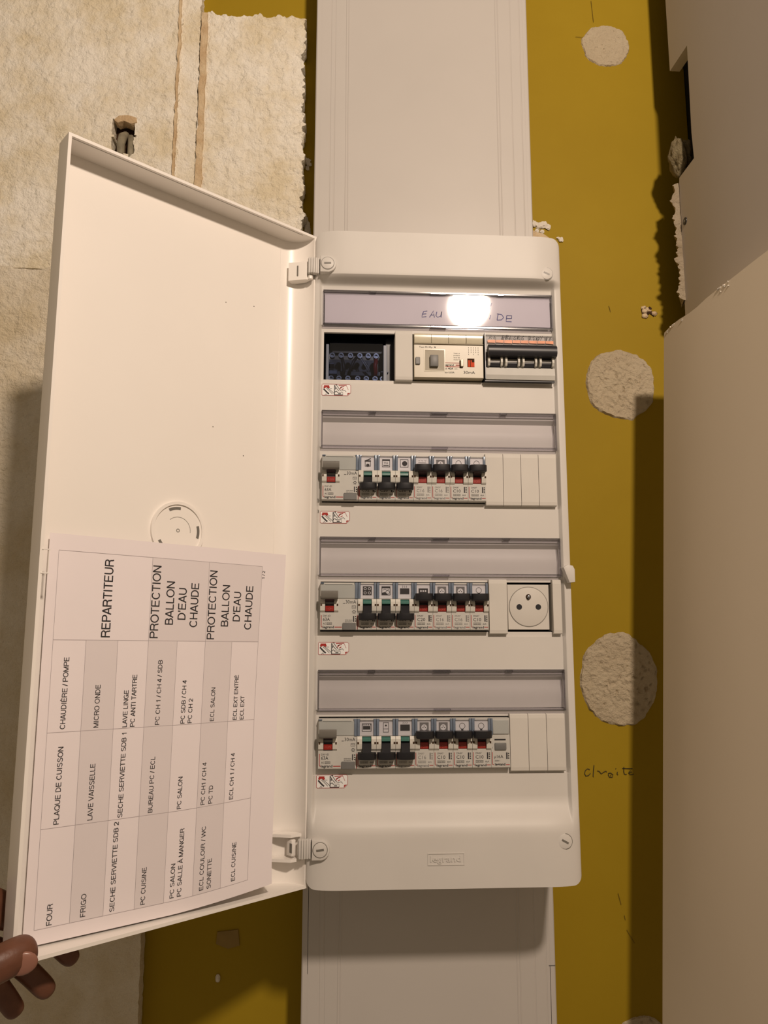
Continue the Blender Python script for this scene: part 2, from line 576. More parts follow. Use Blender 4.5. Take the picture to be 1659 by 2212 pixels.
# pencil marks and flaws on the wall
bm = BM()
zc = ZW + 1.25
ox, oy = 297.0, -431.0
S1 = [[(6.5, 3.5), (4, 4.5), (1.2, 2.6), (.3, -1), (1.6, -3.4), (4.5, -3), (7, -.5)], [(11.5, 8.5), (10.6, 2), (10, -3.8), (10.6, -4.5)],
      [(15, 2.2), (17.2, 1.6), (19.5, -1.2), (22, .4), (25, 1.8), (25.8, .6)], [(27.5, -.8), (30, -.2), (33, -2.2), (32.2, -5), (28.8, -4.8), (27.6, -2.2), (28.8, -.4)],
      [(29.8, -3), (31, -3)], [(36.4, 4.8), (36.8, 4)], [(38.2, .8), (37.8, -1.8), (39, -2.4)], [(46, 6.2), (45.6, 1), (46.4, -1.8), (49, -2)], [(44, 4.6), (56, 4.2)],
      [(51, -.6), (55, .4), (53.2, 2), (51.4, 0), (52.6, -2.2), (57, -2)]]
for s in S1:
    stroke(bm, [(ox + x, oy + y) for x, y in s], 0.85, zc)
put('pencil_writing', bm, M['pencil'], wall, label='faint handwritten pencil word')
bm = BM()
for pts in ([(330, -560), (333, -572)], [(336, -583), (337, -588)], [(338, -598), (346, -612)], [(246, -12), (262, -13)], [(247, -13), (270, -12)], [(350, 130), (352, 122)], [(322, 505), (338, 504)], [(345, 560), (347, 528)]):
    stroke(bm, pts, 0.5, zc)
put('scratch', bm, M['scratch'], wall, label='short dark scratches in the yellow paint')
# small broken hole with ragged brown rim
bm = BM()
hx, hy_ = 399, 124
for i in range(9):
    a = rnd.random() * 6.28
    r = 2 + 7 * rnd.random()
    t = BM()
    bmesh.ops.create_icosphere(t, subdivisions=1, radius=1.6 + 1.8 * rnd.random())
    for v in t.verts:
        v.co = Vector((v.co.x * 1.3, v.co.y, v.co.z * .5)) * (1 + .3 * rnd.random())
    join(bm, t, Matrix.Translation((hx + r * math.cos(a) * 1.25, hy_ + r * math.sin(a) * .8, ZW + .8)))
put('broken_rim', bm, M['glue'], wall, smooth=True, label='ragged brown broken plaster around a small hole')
bm = BM()
prism(bm, [(hx + x, hy_ + y) for x, y in ((-8, 2), (-4, 6), (-1, 3), (3, 6.5), (6, 4), (4, 1), (9, -2), (8, -7), (3, -3), (0, -5), (-3, -1), (-7, -4))], ZW - 1, ZW + 1.4)
put('hole', bm, M['hole'], wall, label='dark hollow of the broken hole')

# plaster dabs on the yellow wall
def dab(cx, cy, rx, ry, seed, name, label, cut=None, h=2.6, mat='plaster', group=None, nr=30, na=120):
    bm = BM()
    rows = []
    for i in range(nr + 1):
        f = i / nr
        row = []
        for k in range(na):
            a = 2 * math.pi * k / na
            rr = 1 + .07 * nz(math.cos(a) * 2, math.sin(a) * 2, 1.0, seed) + .035 * nz(math.cos(a) * 9, math.sin(a) * 9, 1.0, seed + 5)
            x, y = cx + rx * rr * f * math.cos(a), cy + ry * rr * f * math.sin(a)
            if f < .985:
                z = h * (.75 + .5 * nz(x, y, 14, seed) + .5 * nz(x, y, 5, seed + 3))
                pit = nz(x, y, 4.2, seed + 9)
                if pit > .36:
                    z -= 9 * (pit - .36) + .5
                z = max(.25, z)
            else:
                z = -.8
            row.append(bm.verts.new((x, y, ZW + .9 + z * (1 if f < .985 else 1))))
            if i == 0:
                break
        rows.append(row)
    for k in range(na):
        bm.faces.new((rows[0][0], rows[1][k], rows[1][(k + 1) % na]))
    for i in range(1, nr):
        for k in range(na):
            bm.faces.new((rows[i][k], rows[i + 1][k], rows[i + 1][(k + 1) % na], rows[i][(k + 1) % na]))
    return alone(name, bm, M[mat], label, 'plaster patch', (cx, cy - ry, ZW), group, smooth=50)

dab(362, 493.5, 32, 30, 1.0, 'plaster_patch', 'round smooth cream plaster patch highest on the yellow wall, right of the trunking', h=1.6)
dab(360.4, 28.5, 43, 45, 7.3, 'plaster_patch', 'pitted cream plaster patch left of the leaning board top corner', h=3)
dab(341.5, -327, 46, 53, 3.1, 'plaster_patch', 'large oval plaster patch half in shadow, above the pencil word', h=3)
dab(350, -716, 32, 30, 9.7, 'plaster_patch', 'plaster patch cut off by the bottom edge of the picture', h=2.4)

def crumbs(name, spots, label, seed, mat='foam2'):
    bm = BM()
    r2 = random.Random(seed)
    cx = sum(s[0] for s in spots) / len(spots)
    cy = min(s[1] for s in spots)
    for x, y, r, sy in spots:
        t = BM()
        bmesh.ops.create_icosphere(t, subdivisions=2, radius=1)
        for v in t.verts:
            n = .75 + .6 * noise.noise(v.co * 2.1 + Vector((x, y, seed)))
            v.co = Vector((v.co.x * r * n, v.co.y * r * sy * n, v.co.z * r * .35 * n))
        join(bm, t, Matrix.Translation((x, y, ZW + 1.2)))
    return alone(name, bm, M[mat], label, 'plaster blob', (cx, cy, ZW), None, smooth=35)

crumbs('plaster_blob', [(259, 237, 6, .9), (266, 235, 7, .8), (272, 236, 6, 1), (277, 233, 4, 1.5), (268, 227, 4, .8), (262, 228, 4, .9), (292, 217, 4.5, .9), (289, 219, 3, .6)], 'torn white plaster crumbs on yellow wall just above the cabinet top corner', 5)
crumbs('plaster_blob', [(-27.5, 312, 4.5, 1.6), (-25, 308, 3, 1.2), (-28, 303, 3, 1.5)], 'small white crumb in the dark gap left of the upper trunking', 8)
crumbs('plaster_blob', [(-27, 224, 5, 2.2), (-26, 214, 6, 2), (-28, 232, 3.5, 2)], 'grey white lump low in the dark gap beside the open door', 9)
bm = BM()
prism(bm, [(x, y) for x, y in ((255, 229), (262, 226), (270, 224), (277, 219), (274, 213), (266, 211), (256, 210))], ZW - .5, ZW + 1.3)
put('bare_patch', bm, M['glue'], wall, label='brown patch of bare plaster')
bm = BM()
prism(bm, [(-110, -592), (-88, -590), (-86, -606), (-98, -609), (-111, -604)], ZW - .5, ZW + 1.15)
put('stain', bm, plastic('faded brown stain', (.27, .175, .045), .6, .3, .1, 60), wall, label='faded brown square stain')
bm = BM()
t = BM()
bmesh.ops.create_icosphere(t, subdivisions=2, radius=1)
for v in t.verts:
    v.co = Vector((v.co.x * 2.6, v.co.y * 4.2, v.co.z * 2)) * (1 + .3 * noise.noise(v.co * 3))
join(bm, t, Matrix.Translation((-108, -638, ZW + 1)))
put('paint_chip', bm, M['foam2'], wall, smooth=True, label='tiny white chip where the paint flaked')

# ------------------------------------------------------------------ torn polystyrene lining on the left
ZP = -145.0
def foam_board(name, x0, x1, y0, y1, label, seed, ragged=(0, 0, 0), hole=None, step=2.6, amp=1.0, zoff=0.0, mat='foam'):
    """ragged: jag in mm of right, top and bottom edge"""
    bm = BM()
    def pos(x, y):
        u = (x - x0) / (x1 - x0)
        v = (y - y0) / (y1 - y0)
        xx = x + ragged[0] * u ** 6 * (nz(y, 3, 9, seed) + .7 * nz(y, 7, 3.2, seed))
        yy = y + ragged[1] * v ** 12 * (nz(x, 3, 12, seed) + .6 * nz(x, 7, 4, seed)) + ragged[2] * (1 - v) ** 12 * nz(x, 1, 10, seed)
        low = 1.0 if y > -40 else max(.35, 1 - (-40 - y) / 220.0)
        z = ZP + zoff + amp * low * (1.6 * nz(x, y, 26, seed) + 1.3 * nz(x, y, 9, seed + 2) + 2.6 * abs(nz(x, y, 5.0, seed + 4)) - 1.8 * abs(nz(x, y, 7.5, seed + 6)))
        return (xx, yy, z)
    wall_grid(bm, x0, x1, y0, y1, step, pos, (lambda x, y: hole and hole(x, y)), 18.0)
    return alone(name, bm, M[mat], label, 'insulation', ((x0 + x1) / 2, y0, ZP - 18), None, smooth=60)

def in_hole(x, y):
    return ((x + 251 + 2.5 * nz(y, 0, 7, 2)) / 13.5) ** 2 < 1 and -20 + 3 * nz(x, 1, 5) < y - 322 < 26 + 3 * nz(x, 2, 5)
p0 = foam_board('insulation_board', -520, -187, 150.6, 640, 'large torn polystyrene board with yellowed blotches high on the left wall, holding the torn hole', 1.7, (3, 0, 0), in_hole, 2.7)
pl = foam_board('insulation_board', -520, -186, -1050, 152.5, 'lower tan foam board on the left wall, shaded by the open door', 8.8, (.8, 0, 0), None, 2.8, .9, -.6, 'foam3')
p1 = foam_board('insulation_board', -189.5, -164.5, -280, 640, 'narrow white polystyrene strip between the two torn boards', 6.1, (2.5, 0, 3), None, 2.2, .5, -1.5)
p2 = foam_board('insulation_board', -163.5, -33, -280, 498, 'short torn polystyrene board with ragged top under a yellow gap', 3.9, (6, 5, 4), None, 2.2, 1.15)
# brown glue lines along the joint
def glue_line(parent, x0, x1, y0, y1, seed, name='glue_line'):
    bm = BM()
    n = 90
    L_, R_ = [], []
    for i in range(n + 1):
        y = y0 + (y1 - y0) * i / n
        a = x0 + 2.0 * nz(y, 1, 16, seed) + 1.2 * nz(y, 1, 5, seed)
        b = x1 + 2.0 * nz(y, 5, 16, seed) + 1.2 * nz(y, 5, 5, seed)
        z = ZP + 3.4 + .8 * nz(y, 9, 7, seed)
        L_.append([bm.verts.new((a, y, z - 7)), bm.verts.new((a, y, z))])
        R_.append([bm.verts.new((b, y, z)), bm.verts.new((b, y, z - 7))])
    for i in range(n):
        bm.faces.new((L_[i][1], R_[i][0], R_[i + 1][0], L_[i + 1][1]))
        bm.faces.new((L_[i][0], L_[i][1], L_[i + 1][1], L_[i + 1][0]))
        bm.faces.new((R_[i][0], R_[i][1], R_[i + 1][1], R_[i + 1][0]))
    return put(name, bm, M['glue'], parent, smooth=50, recalc=True, label='thin brown glue line along the joint')
glue_line(p0, -190.6, -187.6, 152, 640, 2.0)
glue_line(p2, -162.5, -155, -280, 497, 4.0)
# the torn hole: lining and the conduit end inside it
bm = BM()
box(bm, -268, -232, 296, 354, -163.5, -162.5)
put('hole', bm, M['hole'], p0, label='dark torn hole in the foam')
bm = BM()
prism(bm, [(-264, 346), (-258, 352), (-247, 353), (-237, 350), (-236, 344), (-243, 341), (-252, 345), (-259, 342)], ZP - 12, ZP + 1.5, .8)
put('torn_lip', bm, M['glue'], p0, smooth=40, label='orange brown torn lip above the hole')
cz = ZP - 6
bm = BM()
tube(bm, [(-252, 334, cz - 6), (-254, 328, cz), (-255, 316, cz + 3), (-254, 300, cz + 4), (-252, 280, cz + 3)], [5, 5.4, 5, 4.4, 4.2], 12)
conduit = alone('cable', bm, M['pipe'], 'dull grey cable end hanging in the torn hole behind the door', 'cable', (-253, 280, cz), None, smooth=40)
bm = BM()
tube(bm, [(-245, 330, cz - 4), (-243, 322, cz + 1), (-243, 300, cz + 2), (-246, 280, cz + 1)], [4, 4.4, 4, 4], 10)
put('second_core', bm, M['pipe'], conduit, smooth=40)

# ------------------------------------------------------------------ right hand plasterboard lining and the leaning board
AXF = Matrix(((0, 0, 1, 0), (0, 1, 0, 0), (-1, 0, 0, 0), (0, 0, 0, 1)))
def z_of(Y):
    return -Y
bm = BM()
out = [(-108, 620), (-107.5, 414), (-60, 410), (-63, 300), (-61, 266), (-100, 266)]
yy = 262
out += [(-101, 262), (-102, 240), (-101.5, 210), (-103, 180), (-104, 150), (-106, 120), (-107, 60), (320, 60), (320, 620)]
prism_x(bm, out, 420, 432.5)
lining = structure('trim_1', bm, M['board2'], (420, 60, -100))
bm = BM()
stp = 70
L_, R_ = [], []
for i in range(stp + 1):
    y = 262 - (262 - 112) * i / stp
    w = 5.5 + 7.0 * nz(y, 0, 13, 3) + 5.0 * nz(y, 0, 5, 8) + 3 * nz(y, 0, 2.4, 5)
    if i == stp or i == 0:
        w = 1
    L_.append([bm.verts.new((418.5 - max(.5, w), y, -104 - 4 * nz(y, 4, 6, 2))), bm.verts.new((422, y, -104 + 1.2)), bm.verts.new((424, y, -124))])
for i in range(stp):
    for k in range(2):
        bm.faces.new((L_[i][k], L_[i][k + 1], L_[i + 1][k + 1], L_[i + 1][k]))
    bm.faces.new((L_[i][2], L_[i][0], L_[i + 1][0], L_[i + 1][2]))
put('foam_edge', bm, M['crumb'], lining, smooth=40, recalc=True, label='ragged white foam edge behind the board, coloured as unlit')
bm = BM()
AXs = Matrix.Translation((419.9, 205.5, -92)) @ Matrix.Rotation(math.radians(-90), 4, 'Y')
t = BM()
cyl(t, 0, 0, 4.4, -1, .9, 20, .4)
join(bm, t, AXs)
scr = put('screw', bm, M['black'], lining, smooth=40, label='black drywall screw head')
bm = BM()
t = BM()
cyl(t, 0, 0, 1.6, .6, 1.1, 12)
join(bm, t, AXs)
put('screw_recess', bm, M['zinc'], scr)

bm = BM()
t = BM()
bmesh.ops.create_icosphere(t, subdivisions=4, radius=1)
for v in t.verts:
    p = v.co.copy()
    n = 1 + .28 * noise.noise(p * 1.6 + Vector((3, 1, 7))) + .14 * noise.noise(p * 5) + .06 * noise.noise(p * 14)
    fold = 1 - .6 * math.exp(-((p.x * .9 - .25 + .25 * p.y) / .16) ** 2) * (1 if p.z > -.2 else .3)
    v.co = Vector((p.x * 13, p.y * 25, p.z * 15)) * n * fold
join(bm, t, Matrix.Translation((426, 297, -106)))
wool = alone('insulation_wool', bm, M['wool'], 'tuft of brown mineral wool bulging from the notch in the right board', 'insulation', (424, 268, -108), None, smooth=True)

# leaning board: from (375,-65) at the wall side, running towards the viewer
bm = BM()
dxdz = 0.079
T = 72
outl = [(375, -65.5)]
n = 30
pts = []
for i in range(n + 1):
    z = -65.5 + 520 * i / n
    jag = .5 * nz(z, 2, 9, 4)
    pts.append((z, 57.7 + jag + (-1.6 if 3 <= i <= 4 else 0)))
pts = [(-65.5, 52.0), (-64.6, 55.5)] + [(z, y) for z, y in pts[1:]] + [(454.5, -1090), (-65.5, -1090)]
a_ = [bm.verts.new((375 + (z + 65.5) * dxdz, y, z)) for z, y in pts]
b_ = [bm.verts.new((375 + (z + 65.5) * dxdz + T, y, z + .9)) for z, y in pts]
bm.faces.new(a_)
bm.faces.new(b_)
for i in range(len(pts)):
    j = (i + 1) % len(pts)
    bm.faces.new((a_[i], a_[j], b_[j], b_[i]))
for v in bm.verts:
    v.co.x += (v.co.y - 57.7) * 0.0577
lean = alone('plasterboard_casing', bm, M['board'], 'cream plasterboard casing with chipped top edge standing at the right', 'board', (375, -800, -65), None, False, True)
bm = BM()
for i in range(16):
    z = -60 + (115 if i < 11 else 60) * rnd.random() * (1 if i < 11 else .25)
    if i < 8:
        z = 40 + 22 * rnd.random()
    t = BM()
    bmesh.ops.create_icosphere(t, subdivisions=1, radius=1)
    for v in t.verts:
        v.co *= (.5 + rnd.random()) * 1.1
    join(bm, t, Matrix.Translation((374.8 + (z + 65.5) * dxdz, 57 - 5 * rnd.random() ** 2, z)))
tag(put('chipped_edge', bm, M['foam2'], lean, label='small white gypsum crumbs on the broken edge'), kind='stuff')

# ================================================================== TRUNKING
ZT = -100.0
def trunking(y0, y1, label, slits=None):
    tr = thing('cable_trunking', label, 'trunking', (110, y0, ZW + 1), 'white wall trunking')
    # cover: a shallow C section with moulded grooves near each side
    x0, x1 = -10.4, 234.2
    def groove(x):
        return [(x - .8, ZT), (x - .3, ZT - .3), (x + .3, ZT - .3), (x + .8, ZT)]
    def ridge(x):
        return [(x - .8, ZT), (x - .3, ZT + .35), (x + .3, ZT + .35), (x + .8, ZT)]
    sec = [(x0, ZT - 30), (x0, ZT)]
    for x in (1, 6):
        sec += groove(x)
    sec += ridge(19.8) + ridge(22.5) + ridge(201) + ridge(204) + groove(219) + groove(230.5)
    sec += [(x1, ZT), (x1, ZT - 30), (x1 - 2, ZT - 30), (x1 - 2, ZT - 2), (x0 + 2, ZT - 2), (x0 + 2, ZT - 30)]
    bm = BM()
    prism_y(bm, sec, y0, y1)
    put('cover', bm, M['trunk'], tr)
    bm = BM()
    prism_y(bm, [(-16.6, ZW + 1.5), (-16.6, ZT - 1.2), (-15.4, ZT), (-10.9, ZT), (-10.9, ZT - 34), (-14.5, ZT - 34), (-14.5, ZW + 3.5), (100, ZW + 3.5), (100, ZW + 1.5)], y0, y1)
    put('side_rail', bm, M['trunk'], tr)
    bm = BM()
    prism_y(bm, [(240.2, ZW + 1.5), (240.2, ZT - 1.2), (239, ZT), (234.7, ZT), (234.7, ZT - 34), (238, ZT - 34), (238, ZW + 3.5), (120, ZW + 3.5), (120, ZW + 1.5)], y0, y1)
    put('side_rail', bm, M['trunk'], tr)
    # closing lips that hide the joint where no slit shows
    for x, (a, b) in zip((-10.65, 234.45), slits or ((y0, y1), (y0, y1))):
        bm = BM()
        box(bm, x - .5, x + .5, a, b, ZT - 20, ZT - .12)
        put('joint_lip', bm, M['trunk'], tr)
    return tr
trunking(80, 700, 'white upper trunking running from the cabinet top to the top of the picture')
trunking(-1090, -440, 'white lower trunking shaded by the cabinet, below it', ((-1090, -610.5), (-607, -440)))
tr_low = [o for o in COL.objects if o.name.startswith('cable_trunking')][-1]
bm = BM()
box(bm, 233.2, 239.8, -607.8, -607.1, ZT - .5, ZT + .25)
put('joint_line', bm, M['greybtn'], tr_low)

# ================================================================== CABINET
CX0, CX1, CY0, CY1 = -10.0, 240.0, -498.5, 124.6
RC = [-1.2, -126.0, -249.4, -374.6]
WIN = [(23.6, -25.8)] + [(c + 23.6, c - 23.6) for c in RC[1:]]
STRIP = [(29.45 - 125 * k, 29.45 - 125 * k + 37.1) for k in range(4)]
cab = thing('electrical_cabinet', 'white four row electrical cabinet with open door, fixed on the trunking', 'cabinet', (115, CY0, -100))

def smooth01(t):
    t = max(0.0, min(1.0, t))
    return t * t * (3 - 2 * t)
def proud(y):
    if y > -200:
        return smooth01((y - 71.5) / 8.5)
    return smooth01((-424 - y) / 28.0)
def side(x, R, top):
    d = min(x - CX0, CX1 - x)
    if d >= R:
        return top
    q = (R - d) / R
    return top * math.sqrt(max(0, 1 - q * q))
def mid_z(x, y):
    z = -3.2
    for k in range(4):
        sb, st = STRIP[k]
        if RC[k] - 28.4 < y < sb:
            z = -5.2
        if sb + 1 < y < st - 1 and -0.5 < x < 230.6:
            v = y - sb
            prof = [(0, -9.5), (13.5, -7.6), (24, -9.8), (27.5, -10.2), (31, -5.4), (38, -5.0)]
            for (a, za), (b, zb) in zip(prof, prof[1:]):
                if a <= v <= b:
                    z = za + (zb - za) * (v - a) / (b - a)
    return z
def face_z(x, y):
    w = proud(y)
    zp = side(x, 30, 10.0)
    d = min(x - CX0 - 4.2, CX1 - 6.2 - x)
    rim = smooth01(1 - d / 3.2)
    zm = mid_z(x, y) * (1 - rim) + rim * (side(x, 8, 1.2) - .4)
    return zp * w + zm * (1 - w)
xs = [CX0, CX0 + .3, CX0 + .9, CX0 + 1.8, CX0 + 3, CX0 + 4.2, CX0 + 5, CX0 + 5.8, CX0 + 6.6, CX0 + 7.6, -1.2, -.6, -.3, 1, 5, 9, 14, 20]
xs += [20 + 170 / 14 * i for i in range(1, 15)]
xs += [200, 207, 213, 219, 224, 228, 229.9, 230.5, 231, 231.8, 232.6, 233.4, 234.2, 235.5, 237, 238.4, 239.3, 239.7, CX1]
# cut lines for the openings
OPEN = [(-.3, 230.5, b, t) for t, b in WIN]
ys = set([CY0, CY0 + 2, CY0 + 5, CY1, CY1 - 2, CY1 - 5])
y = CY0
for i in range(19):
    ys.add(CY0 + 8 + i * 4.2)
for i in range(9):
    ys.add(80.5 - i * 1.15)
for i in range(5):
    ys.add(84 + i * 8)
for k in range(4):
    sb, st = STRIP[k]
    t_, b_ = WIN[k]
    for v in (t_, b_, RC[k] - 28.4, RC[k] - 28.0, RC[k] - 36, RC[k] - 48, sb - .05, sb + 1.05, sb + 13.5, sb + 20, sb + 24, sb + 27.5, sb + 29, sb + 31, st - 1.05, st + .05, (t_ + b_) / 2):
        ys.add(v)
ys.discard(y) if False else None
ys = sorted(v for v in ys if CY0 <= v <= CY1)
bm = BM()
g = {}
RAD = 9.0
for j, y in enumerate(ys):
    for i, x in enumerate(xs):
        z = face_z(x, y)
        # round the outline corners
        d = min(x - CX0, CX1 - x)
        yy = y
        if d < RAD:
            pull = RAD - math.sqrt(RAD * RAD - (RAD - d) ** 2)
            if y > 60:
                yy = y - pull * smooth01((y - 70) / (CY1 - 70))
            if y < -430:
                yy = y + pull * smooth01((-430 - y) / (-430 - CY0))
        g[i, j] = bm.verts.new((x, yy, z))
for j in range(len(ys) - 1):
    for i in range(len(xs) - 1):
        cx, cy = (xs[i] + xs[i + 1]) / 2, (ys[j] + ys[j + 1]) / 2
        if any(a < cx < b and c < cy < d for a, b, c, d in OPEN):
            continue
        bm.faces.new((g[i, j], g[i + 1, j], g[i + 1, j + 1], g[i, j + 1]))
for v in [v for v in bm.verts if not v.link_faces]:
    bm.verts.remove(v)
be = [e for e in bm.edges if e.is_boundary]
outer = [e for e in be if all(min(abs(v.co.x - CX0), abs(v.co.x - CX1)) < .01 or v.co.y > 100 or v.co.y < -480 for v in e.verts)]
oset = set(outer)
inner = [e for e in be if e not in oset]
r = bmesh.ops.extrude_edge_only(bm, edges=outer)
vv = [v for v in r['geom'] if isinstance(v, bmesh.types.BMVert)]
for v in vv:
    v.co.z -= 1.5
r = bmesh.ops.extrude_edge_only(bm, edges=[e for e in r['geom'] if isinstance(e, bmesh.types.BMEdge) and e.is_boundary])
for v in [v for v in r['geom'] if isinstance(v, bmesh.types.BMVert)]:
    v.co.z = -99.8
r = bmesh.ops.extrude_edge_only(bm, edges=inner)
for v in [v for v in r['geom'] if isinstance(v, bmesh.types.BMVert)]:
    v.co.z -= 3.5
bmesh.ops.recalc_face_normals(bm, faces=bm.faces[:])
put('faceplate', bm, M['white'], cab, smooth=34)
bm = BM()
box(bm, CX0 + 3, CX1 - 3, CY0 + 6, CY1 - 6, -98, -40)
put('dark_backing', bm, M['navy'], cab)  # dark backing: the shade inside the openings is put into its colour

# quarter turn screw caps on the right
def cap(cx, cy, z, r, ang, parent, name='screw_cap', slot=True):
    bm = BM()
    cyl(bm, cx, cy, r, z - 3, z + 1.0, 36, .5)
    o = put(name, bm, M['white'], parent, smooth=35)
    bm = BM()
    ring(bm, cx, cy, r + .02, r + .55, z - 1, z + .12, 36)
    put('cap_groove', bm, M['greytog'], o)
    bm = BM()
    t = BM()
    box(t, -r * .52, r * .52, -.9, .9, -.5, .12)
    join(bm, t, Matrix.Translation((cx, cy, z + 1.0)) @ Matrix.Rotation(math.radians(ang), 4, 'Z'))
    put('slot', bm, M['greytog'], o)
    return o
cap(223.7, 85.3, face_z(223.7, 85.3) - .2, 6.2, -24, cab)
cap(223.5, -460.2, face_z(223.5, -460.2) - .2, 6.4, -28, cab)

# hinge blocks on the left
for cy, ang in ((88.0, 2), (-464.0, 8)):
    bm = BM()
    pts = [(-4.6, cy - 8.6), (2.2, cy - 8.6)]
    pts += [(2.6 + 8.8 * math.cos(a), cy + 8.8 * math.sin(a)) for a in [math.radians(-82 + 164 * i / 16) for i in range(17)]]
    pts += [(-4.6, cy + 8.6)]
    prism(bm, pts, 2, 12.5, 1.0)
    hb = put('hinge_block', bm, M['white'], cab, smooth=35)
    bm = BM()
    cyl(bm, 2.8, cy + .3, 6.2, 11, 13.4, 36, .5)
    put('screw_cap', bm, M['white'], hb, smooth=35)
    bm = BM()
    ring(bm, 2.8, cy + .3, 6.2, 6.7, 12, 12.75, 36)
    put('cap_groove', bm, M['greytog'], hb)
    bm = BM()
    t = BM()
    box(t, -3.4, 3.4, -.95, .95, -.5, .1)
    join(bm, t, Matrix.Translation((2.8, cy + .3, 13.45)) @ Matrix.Rotation(math.radians(ang), 4, 'Z'))
    put('slot', bm, M['greytog'], hb)
    bm = BM()
    for i in range(5):
        box(bm, -16.2 + i * 2.2, -14.2 + i * 2.2, cy - 8.2, cy + 8.2, 3, 9.5 - .5 * abs(i - 1), .5)
    box(bm, -17, -5.4, cy - 7.8, cy + 7.8, 2.5, 7.4, .4)
    put('hinge_strap', bm, M['white'], cab, smooth=35)

# embossed maker's plate
bm = BM()
lx0, lx1, ly0, ly1 = 98.5, 131.5, -478.6, -468.4
frame_lines(bm, lx0, lx1, ly0, ly1, .55, 10.05)
r = bmesh.ops.extrude_face_region(bm, geom=bm.faces[:])
bmesh.ops.translate(bm, verts=[v for v in r['geom'] if isinstance(v, bmesh.types.BMVert)], vec=(0, 0, .5))
bmesh.ops.recalc_face_normals(bm, faces=bm.faces[:])
emb = put('embossed_plate', bm, M['white'], cab)
bm = BM()
text(bm, 'legrand', lx0 + 2.4, ly0 + 3.0, 5.0, 10.05, 0, 27.5, .012, .55)
bmesh.ops.recalc_face_normals(bm, faces=bm.faces[:])
put('embossed_lettering', bm, M['white'], emb)

# latch on the right edge
bm = BM()
prism(bm, [(230.5, -212), (235, -209.5), (239.8, -210.5), (241.6, -214), (241.6, -226), (236, -226.8), (233.4, -220)], .5, 9.5, .8)
put('latch', bm, M['white'], cab, smooth=35, label='small white door catch on the right edge')

# two little round studs by the second row
for cy in (-147.9, -158.7):
    bm = BM()
    ring(bm, -4.6, cy, .9, 1.9, -4.2, -1.6, 16)
    put('stud', bm, M['greytog'], cab)

# pictogram stickers
for y1_ in (-31.2, -158.4, -282.8, -402.6):
    x0_, x1_, y0_ = -1.6, 26.8, y1_ - 11.5
    zs = -3.0
    bm = BM()
    prism(bm, [(x0_ + .8, y0_), (x1_ - 3, y0_), (x1_, y0_ + 3), (x1_, y1_ - 1.2), (x1_ - 1.2, y1_), (x0_ + .8, y1_), (x0_, y1_ - .8), (x0_, y0_ + .8)], zs - .4, zs)
    st = put('sticker', bm, M['label'], cab, label='small pictogram sticker with red outline')
    zt = zs + .12
    bm = BM()
    P = [(x0_ + .8, y0_), (x1_ - 3, y0_), (x1_, y0_ + 3), (x1_, y1_ - 1.2), (x1_ - 1.2, y1_), (x0_ + .8, y1_), (x0_, y1_ - .8), (x0_, y0_ + .8), (x0_ + .8, y0_)]
    stroke(bm, P, .35, zt)
    rect(bm, x0_ + 2, x0_ + 7.2, y1_ - 3.4, y1_ - 1.2, zt)
    disc(bm, x0_ + 2.6, y1_ - 3.2, 1.1, zt + .01, 10)
    disc(bm, x0_ + 6.6, y1_ - 3.2, 1.1, zt + .02, 10)
    flat(bm, [(x1_ - 3.4, y0_ + .3), (x1_ - .6, y0_ + 2.9), (x1_ - 3.2, y0_ + 2.6)], zt)
    for a, b in (((18, 8.2), (22, 9.6)), ((17.5, 6.6), (20, 9.4)), ((19.5, 6), (21.5, 7.2)), ((16.4, 10.2), (24, 10.6)), ((24, 10.6), (26, 6))):
        stroke(bm, [(x0_ + a[0], y0_ + a[1]), (x0_ + b[0], y0_ + b[1])], .7 if a[0] < 20 else .3, zt + .03)
    put('red_print', bm, M['inkr'], st)
    bm = BM()
    for pl, w in (([(1.6, 6.8), (3.4, 4.8), (5.6, 2.6), (7, 1.6)], 1.3), ([(4.2, 7.4), (7, 5), (10.4, 1.6)], .35), ([(5, 8), (8.6, 5.2), (12, 2.2)], .35), ([(7.5, 7), (10, 7)], .3),
                  ([(3, .4), (4, 1.6), (5.2, .6)], .4), ([(12.4, .4), (12.4, 10.6), (15, 11)], .7), ([(12.8, 9.8), (14.6, 7), (17, 4.6)], .45), ([(14.5, 10.5), (16.2, 8), (18.6, 5)], .45),
                  ([(12.6, 3.4), (14.2, 4.6), (15.6, 3)], .6), ([(12.4, .7), (20.6, .7)], .7), ([(20.6, .7), (20.6, 3.4), (15, 3.4)], .35), ([(19, 4.6), (22.6, 5.4), (23.8, 4)], .4), ([(16, 1.9), (18.8, 1.9)], .8), ([(13.4, 6.2), (13.4, 8.2)], .7)):
        stroke(bm, [(x0_ + a, y0_ + b) for a, b in pl], w, zt + .05)
    put('black_print', bm, M['ink'], st)

